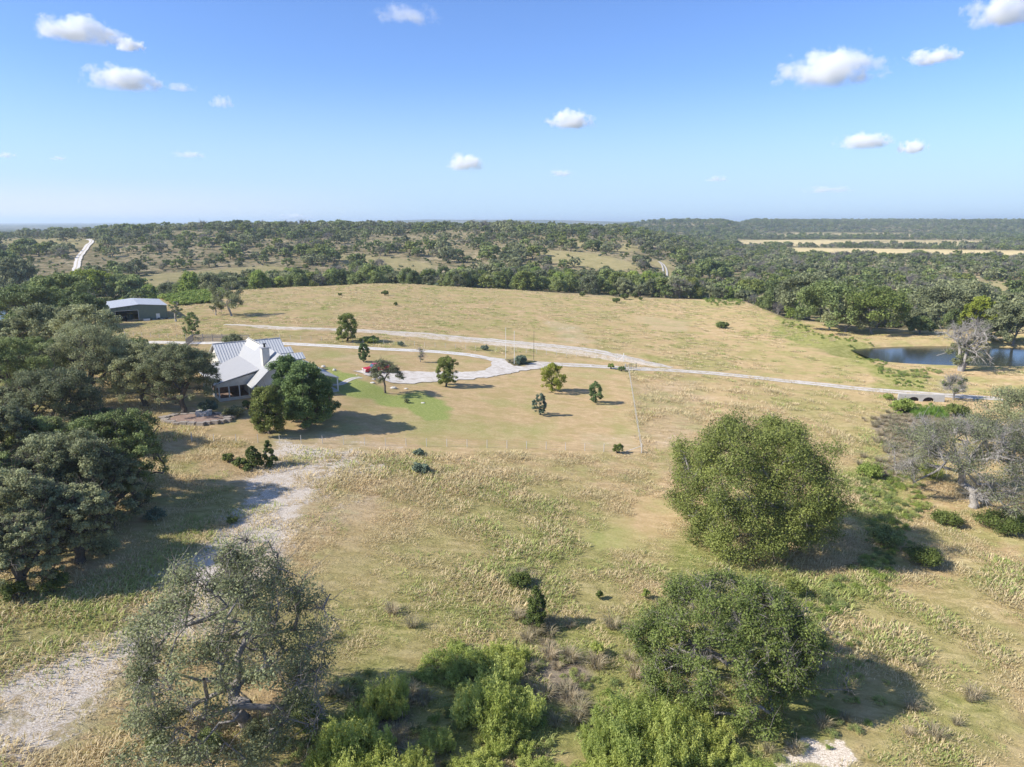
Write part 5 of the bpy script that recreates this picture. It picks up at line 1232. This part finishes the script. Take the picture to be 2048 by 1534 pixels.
# ------------------------------------------------------------------ grasses
def tuft(n, H, spread, w, seed, lm, lean=.85):
    rng = np.random.default_rng(seed); a = rng.random(n)*6.283; q = np.sqrt(rng.random(n))*spread; l = H*(.6+.6*rng.random(n)); ln = lean*(.4+.8*rng.random(n))
    B = np.stack([q*np.cos(a), q*np.sin(a), np.full(n, -.03)], 1); b2 = a+rng.normal(size=n)*.6
    dr = np.stack([np.cos(b2), np.sin(b2), np.zeros(n)], 1); s = np.stack([-np.sin(b2), np.cos(b2), np.zeros(n)], 1)*w/2
    m_ = B+dr*(l*ln*.4)[:, None]+np.array([0, 0, 1])*(l*.62)[:, None]; t = B+dr*(l*ln)[:, None]+np.array([0, 0, 1])*(l*(1-.35*ln))[:, None]
    V = np.stack([B-s, B+s, m_+s*.8, m_-s*.8, m_+s*.8, m_-s*.8, t-s*.1, t+s*.1], 1).reshape(-1, 3); i = np.arange(n)[:, None]*8
    Q = np.vstack([i+[[0, 1, 2, 3]], i+[[5, 4, 7, 6]]]); var = np.repeat(np.clip(.4+.3*rng.normal(size=n), 0, .84), 8)
    return mesh_np('tuft', V, quads=Q, mats=[M[lm]], var=var)
TS = [tuft(60, .25, .75, .034, 800+i, 'straw') for i in range(3)]; TG = [tuft(60, .25, .75, .034, 810+i, 'ggrass') for i in range(3)]
TT = [tuft(120, .85, .28, .03, 820+i, 'tussock', .95) for i in range(3)]
def near_pts(s, rmax, rmin=34):
    gx, gy = np.meshgrid(np.arange(-100, 100, s), np.arange(30, rmax, s)); gx = gx.ravel()+rngF.uniform(-.5, .5, gx.size)*s; gy = gy.ravel()+rngF.uniform(-.5, .5, gy.size)*s
    pz = h(gx, gy); qx, qy = proj(gx, gy, pz); k = (qx > -120) & (qx < 2170) & (qy < 1640) & (np.hypot(gx, gy) < rmax); return gx[k], gy[k], pz[k]
gx, gy, gz = near_pts(.72, 170); nb_ = zval('bare', gx, gy); nm_ = zval('mow', gx, gy); ng = zval('green', gx, gy)
cl = fbm(gx/4, gy/4, 201, 3); c2 = fbm(gx/14, gy/14, 211, 3)
fd = 1-sstep(60, 165, np.hypot(gx, gy)+25*c2); fd = .08+.92*fd
keep = (rngF.random(len(gx)) < np.clip(.42+1.3*cl, .03, 1)*fd*(1-.6*np.clip(nb_, 0, 1))) & (nm_ < .5)
isg = rngF.random(len(gx)) < np.clip(ng*.85+.6*c2-.1, .03, .85)
hs = .55+1.0*np.clip(c2*1.3+.5+.5*cl, 0, 1); fade = 1+.004*np.hypot(gx, gy)
for nm_o, mk, pr in (('dry_grass', keep & ~isg, TS), ('green_grass', keep & isg, TG)):
    q = np.where(mk)[0]; sc = hs[q]*fade[q]*(.7+.6*rngF.random(len(q)))
    scatter(nm_o, np.stack([gx[q], gy[q], gz[q]], 1), np.stack([sc*1.15, sc*1.15, sc*.9], 1), rngF.random(len(q))*6.28, rngF.integers(0, 3, len(q)), pr); print(nm_o, len(q))
# sparser, larger clumps over the far meadow
TM = [tuft(44, .34, 1.2, .11, 840+i, 'straw') for i in range(2)]+[tuft(44, .34, 1.1, .11, 845, 'ggrass')]
mx, my = np.meshgrid(np.arange(-130, 150, 1.9), np.arange(125, 345, 1.9)); mx = mx.ravel()+rngF.uniform(-.9, .9, mx.size); my = my.ravel()+rngF.uniform(-.9, .9, my.size)
kk = (rngF.random(mx.size) < np.clip(.35+.8*fbm(mx/9, my/20, 251, 3), .02, .9)) & (zval('mow', mx, my) < .3) & (zval('bare', mx, my) < .3) & (beyond(mx, my) < .3) & (np.hypot((mx-128)/42, (my-196)/22) > 1)
for o_ in [q_ for q_ in bpy.data.objects if q_.type == 'MESH' and q_.name.startswith(('driveway', 'meadow_track'))]:
    vv = np.zeros(len(o_.data.vertices)*3); o_.data.vertices.foreach_get('co', vv); vv = vv.reshape(-1, 3)[::3]
    for c0 in range(0, len(vv), 60): c_ = vv[c0:c0+60]; kk &= ~((mx > c_[:, 0].min()-1) & (mx < c_[:, 0].max()+1) & (my > c_[:, 1].min()-1) & (my < c_[:, 1].max()+1)) | (np.min(np.hypot(mx[:, None]-c_[None, :, 0], my[:, None]-c_[None, :, 1]), axis=1) > 1.6)
mx = mx[kk]; my = my[kk]; scatter('meadow_grass', np.stack([mx, my, h(mx, my)], 1), .6+.6*rngF.random(len(mx)), rngF.random(len(mx))*6.28, rngF.choice([0, 1, 0, 1, 2], len(mx)), TM); print('MEADOW', len(mx))
gx, gy, gz = near_pts(1.25, 150); nb_ = zval('brush', gx, gy)
q = (rngF.random(len(gx)) < nb_*.75) | ((zval('green', gx, gy) > .6) & (rngF.random(len(gx)) < .13) & (gy < 54)); q &= zval('mow', gx, gy) < .3
gx = gx[q]; gy = gy[q]; gz = gz[q]; scatter('dry_tussocks', np.stack([gx, gy, gz], 1), .7+.7*rngF.random(len(gx)), rngF.random(len(gx))*6.28, rngF.integers(0, 3, len(gx)), TT)
RB = [tuft(60, 1.3, .5, .05, 830, 'pods', .25)]
weeds('cattails', [(1815, 822), (1885, 824), (1890, 840), (1830, 838)], .9, RB, 1.)

# ------------------------------------------------------------------ clouds
def cloud_mat(seed, dens, soft):
    m = new_mat('cloud_vapour'); q = N(m); P = q.n('ShaderNodeTexCoord').outputs['Object']
    ln = q.n('ShaderNodeVectorMath', operation='LENGTH'); q.l(P, ln.inputs[0])
    mp = q.n('ShaderNodeMapping'); mp.inputs['Location'].default_value = (seed*3.1, seed*1.7, seed*.9); mp.inputs['Scale'].default_value = (1.7, 1.0, .8); q.l(P, mp.inputs[0])
    nz = q.noise(mp.outputs[0], 1.7, 6, .64)
    sz_ = q.n('ShaderNodeSeparateXYZ'); q.l(P, sz_.inputs[0]); flat = q.rng(sz_.outputs['Z'], -.62, -.28)
    d = q.math('SUBTRACT', q.math('ADD', q.math('SUBTRACT', 1.0, ln.outputs['Value']), q.math('MULTIPLY', q.math('SUBTRACT', nz, .5), 2.6)), .28)
    d = q.math('MULTIPLY', q.rng(d, 0., soft, 0., dens), flat)
    v = q.n('ShaderNodeVolumePrincipled'); v.inputs['Color'].default_value = (1, 1, 1, 1); v.inputs['Anisotropy'].default_value = .0; q.l(d, v.inputs['Density'])
    q.out(None, v.outputs[0]); return m
CM = [] # [cloud_mat(i+1, .022, .45) for i in range(3)]+[cloud_mat(7, .0045, .8)]
CL = [ # px, py, w, h, thin?, label
 (160, 64, 165, 62, 0, 'long white cloud at the top left with a hooked right end'),
 (258, 91, 62, 34, 0, 'small white cloud just right of the long top left cloud'),
 (246, 160, 140, 62, 0, 'puffy white cloud below the long top left cloud'),
 (358, 175, 62, 22, 1, 'thin wisp of cloud right of the puffy left cloud'),
 (444, 206, 52, 30, 1, 'faint small cloud right of the thin wisp'),
 (812, 32, 130, 50, 1, 'slanting wispy streak of cloud at the top centre'),
 (1143, 242, 100, 46, 0, 'small white cloud in the middle of the sky'),
 (928, 327, 78, 42, 0, 'small white cloud low over the far meadow'),
 (1660, 143, 215, 84, 0, 'largest white cloud in the right half of the sky'),
 (1868, 114, 108, 42, 0, 'flat white cloud right of the largest cloud'),
 (2012, 24, 150, 80, 0, 'white cloud cut by the top right corner'),
 (1728, 284, 104, 42, 0, 'oval white cloud low in the right sky'),
 (1825, 296, 62, 34, 0, 'small white cloud beside the low oval cloud'),
 (1122, 347, 56, 20, 1, 'faint pinkish cloud right of the low central cloud'),
 (1434, 358, 48, 18, 1, 'faint little cloud above the right hand mesa'),
 (1655, 380, 110, 20, 1, 'thin flat cloud low above the right hand mesas'),
 (12, 311, 46, 16, 1, 'small faint cloud at the left edge of the sky'),
 (118, 317, 34, 12, 1, 'tiny faint cloud low in the left sky'),
 (380, 310, 70, 20, 1, 'pair of faint clouds low in the left half of the sky'),
 (590, 436, 80, 18, 0, 'small white cloud heads peeking above the tree line'),
]
for i, (px_, py_, w_, h_, thin, lb) in enumerate(CL):
    d = Vector(((px_-CX)/F, CP+(CY-py_)/F*SP, -SP+(CY-py_)/F*CP)); el = math.atan2(d.z, math.hypot(d.x, d.y))
    D = min(1500/max(math.tan(el), .01), 16000)/math.hypot(d.x, d.y); c = Vector((0, 0, HC))+d*D; k = D/F
    bm = MB(); n_, m_ = 16, 8; V = [(math.cos(6.283*a/n_)*math.sin(math.pi*b/m_)*1.05, math.sin(6.283*a/n_)*math.sin(math.pi*b/m_)*1.05, math.cos(math.pi*b/m_)*1.05) for b in range(m_+1) for a in range(n_)]
    Q = [(b*n_+a, (b+1)*n_+a, (b+1)*n_+(a+1) % n_, b*n_+(a+1) % n_) for b in range(m_) for a in range(n_)]
    S0 = 300.; me = mesh_np('cloud', V, quads=np.array(Q)); mt = cloud_mat(i+1, (1.7 if thin else 4.0)/(h_*k), .8 if thin else .4); me.materials.append(mt)
    o = link('cloud', me, None, c); o.scale = (w_*k*.58, h_*k*.8, h_*k*.56); o.rotation_euler = (0, 0, -math.atan2(d.x, d.y)); tag(o, lb, 'cloud', 'clouds')

# ------------------------------------------------------------------ haze: the air between here and the far hills
m = new_mat('air_haze'); q = N(m); v = q.n('ShaderNodeVolumePrincipled'); v.inputs['Color'].default_value = (.72, .86, 1, 1); v.inputs['Density'].default_value = .000115; v.inputs['Anisotropy'].default_value = .2
q.out(None, v.outputs[0]); hb = MB().box(-31000, 31000, -31000, 31000, -40, 110).build('haze', m); hb['kind'] = 'stuff'
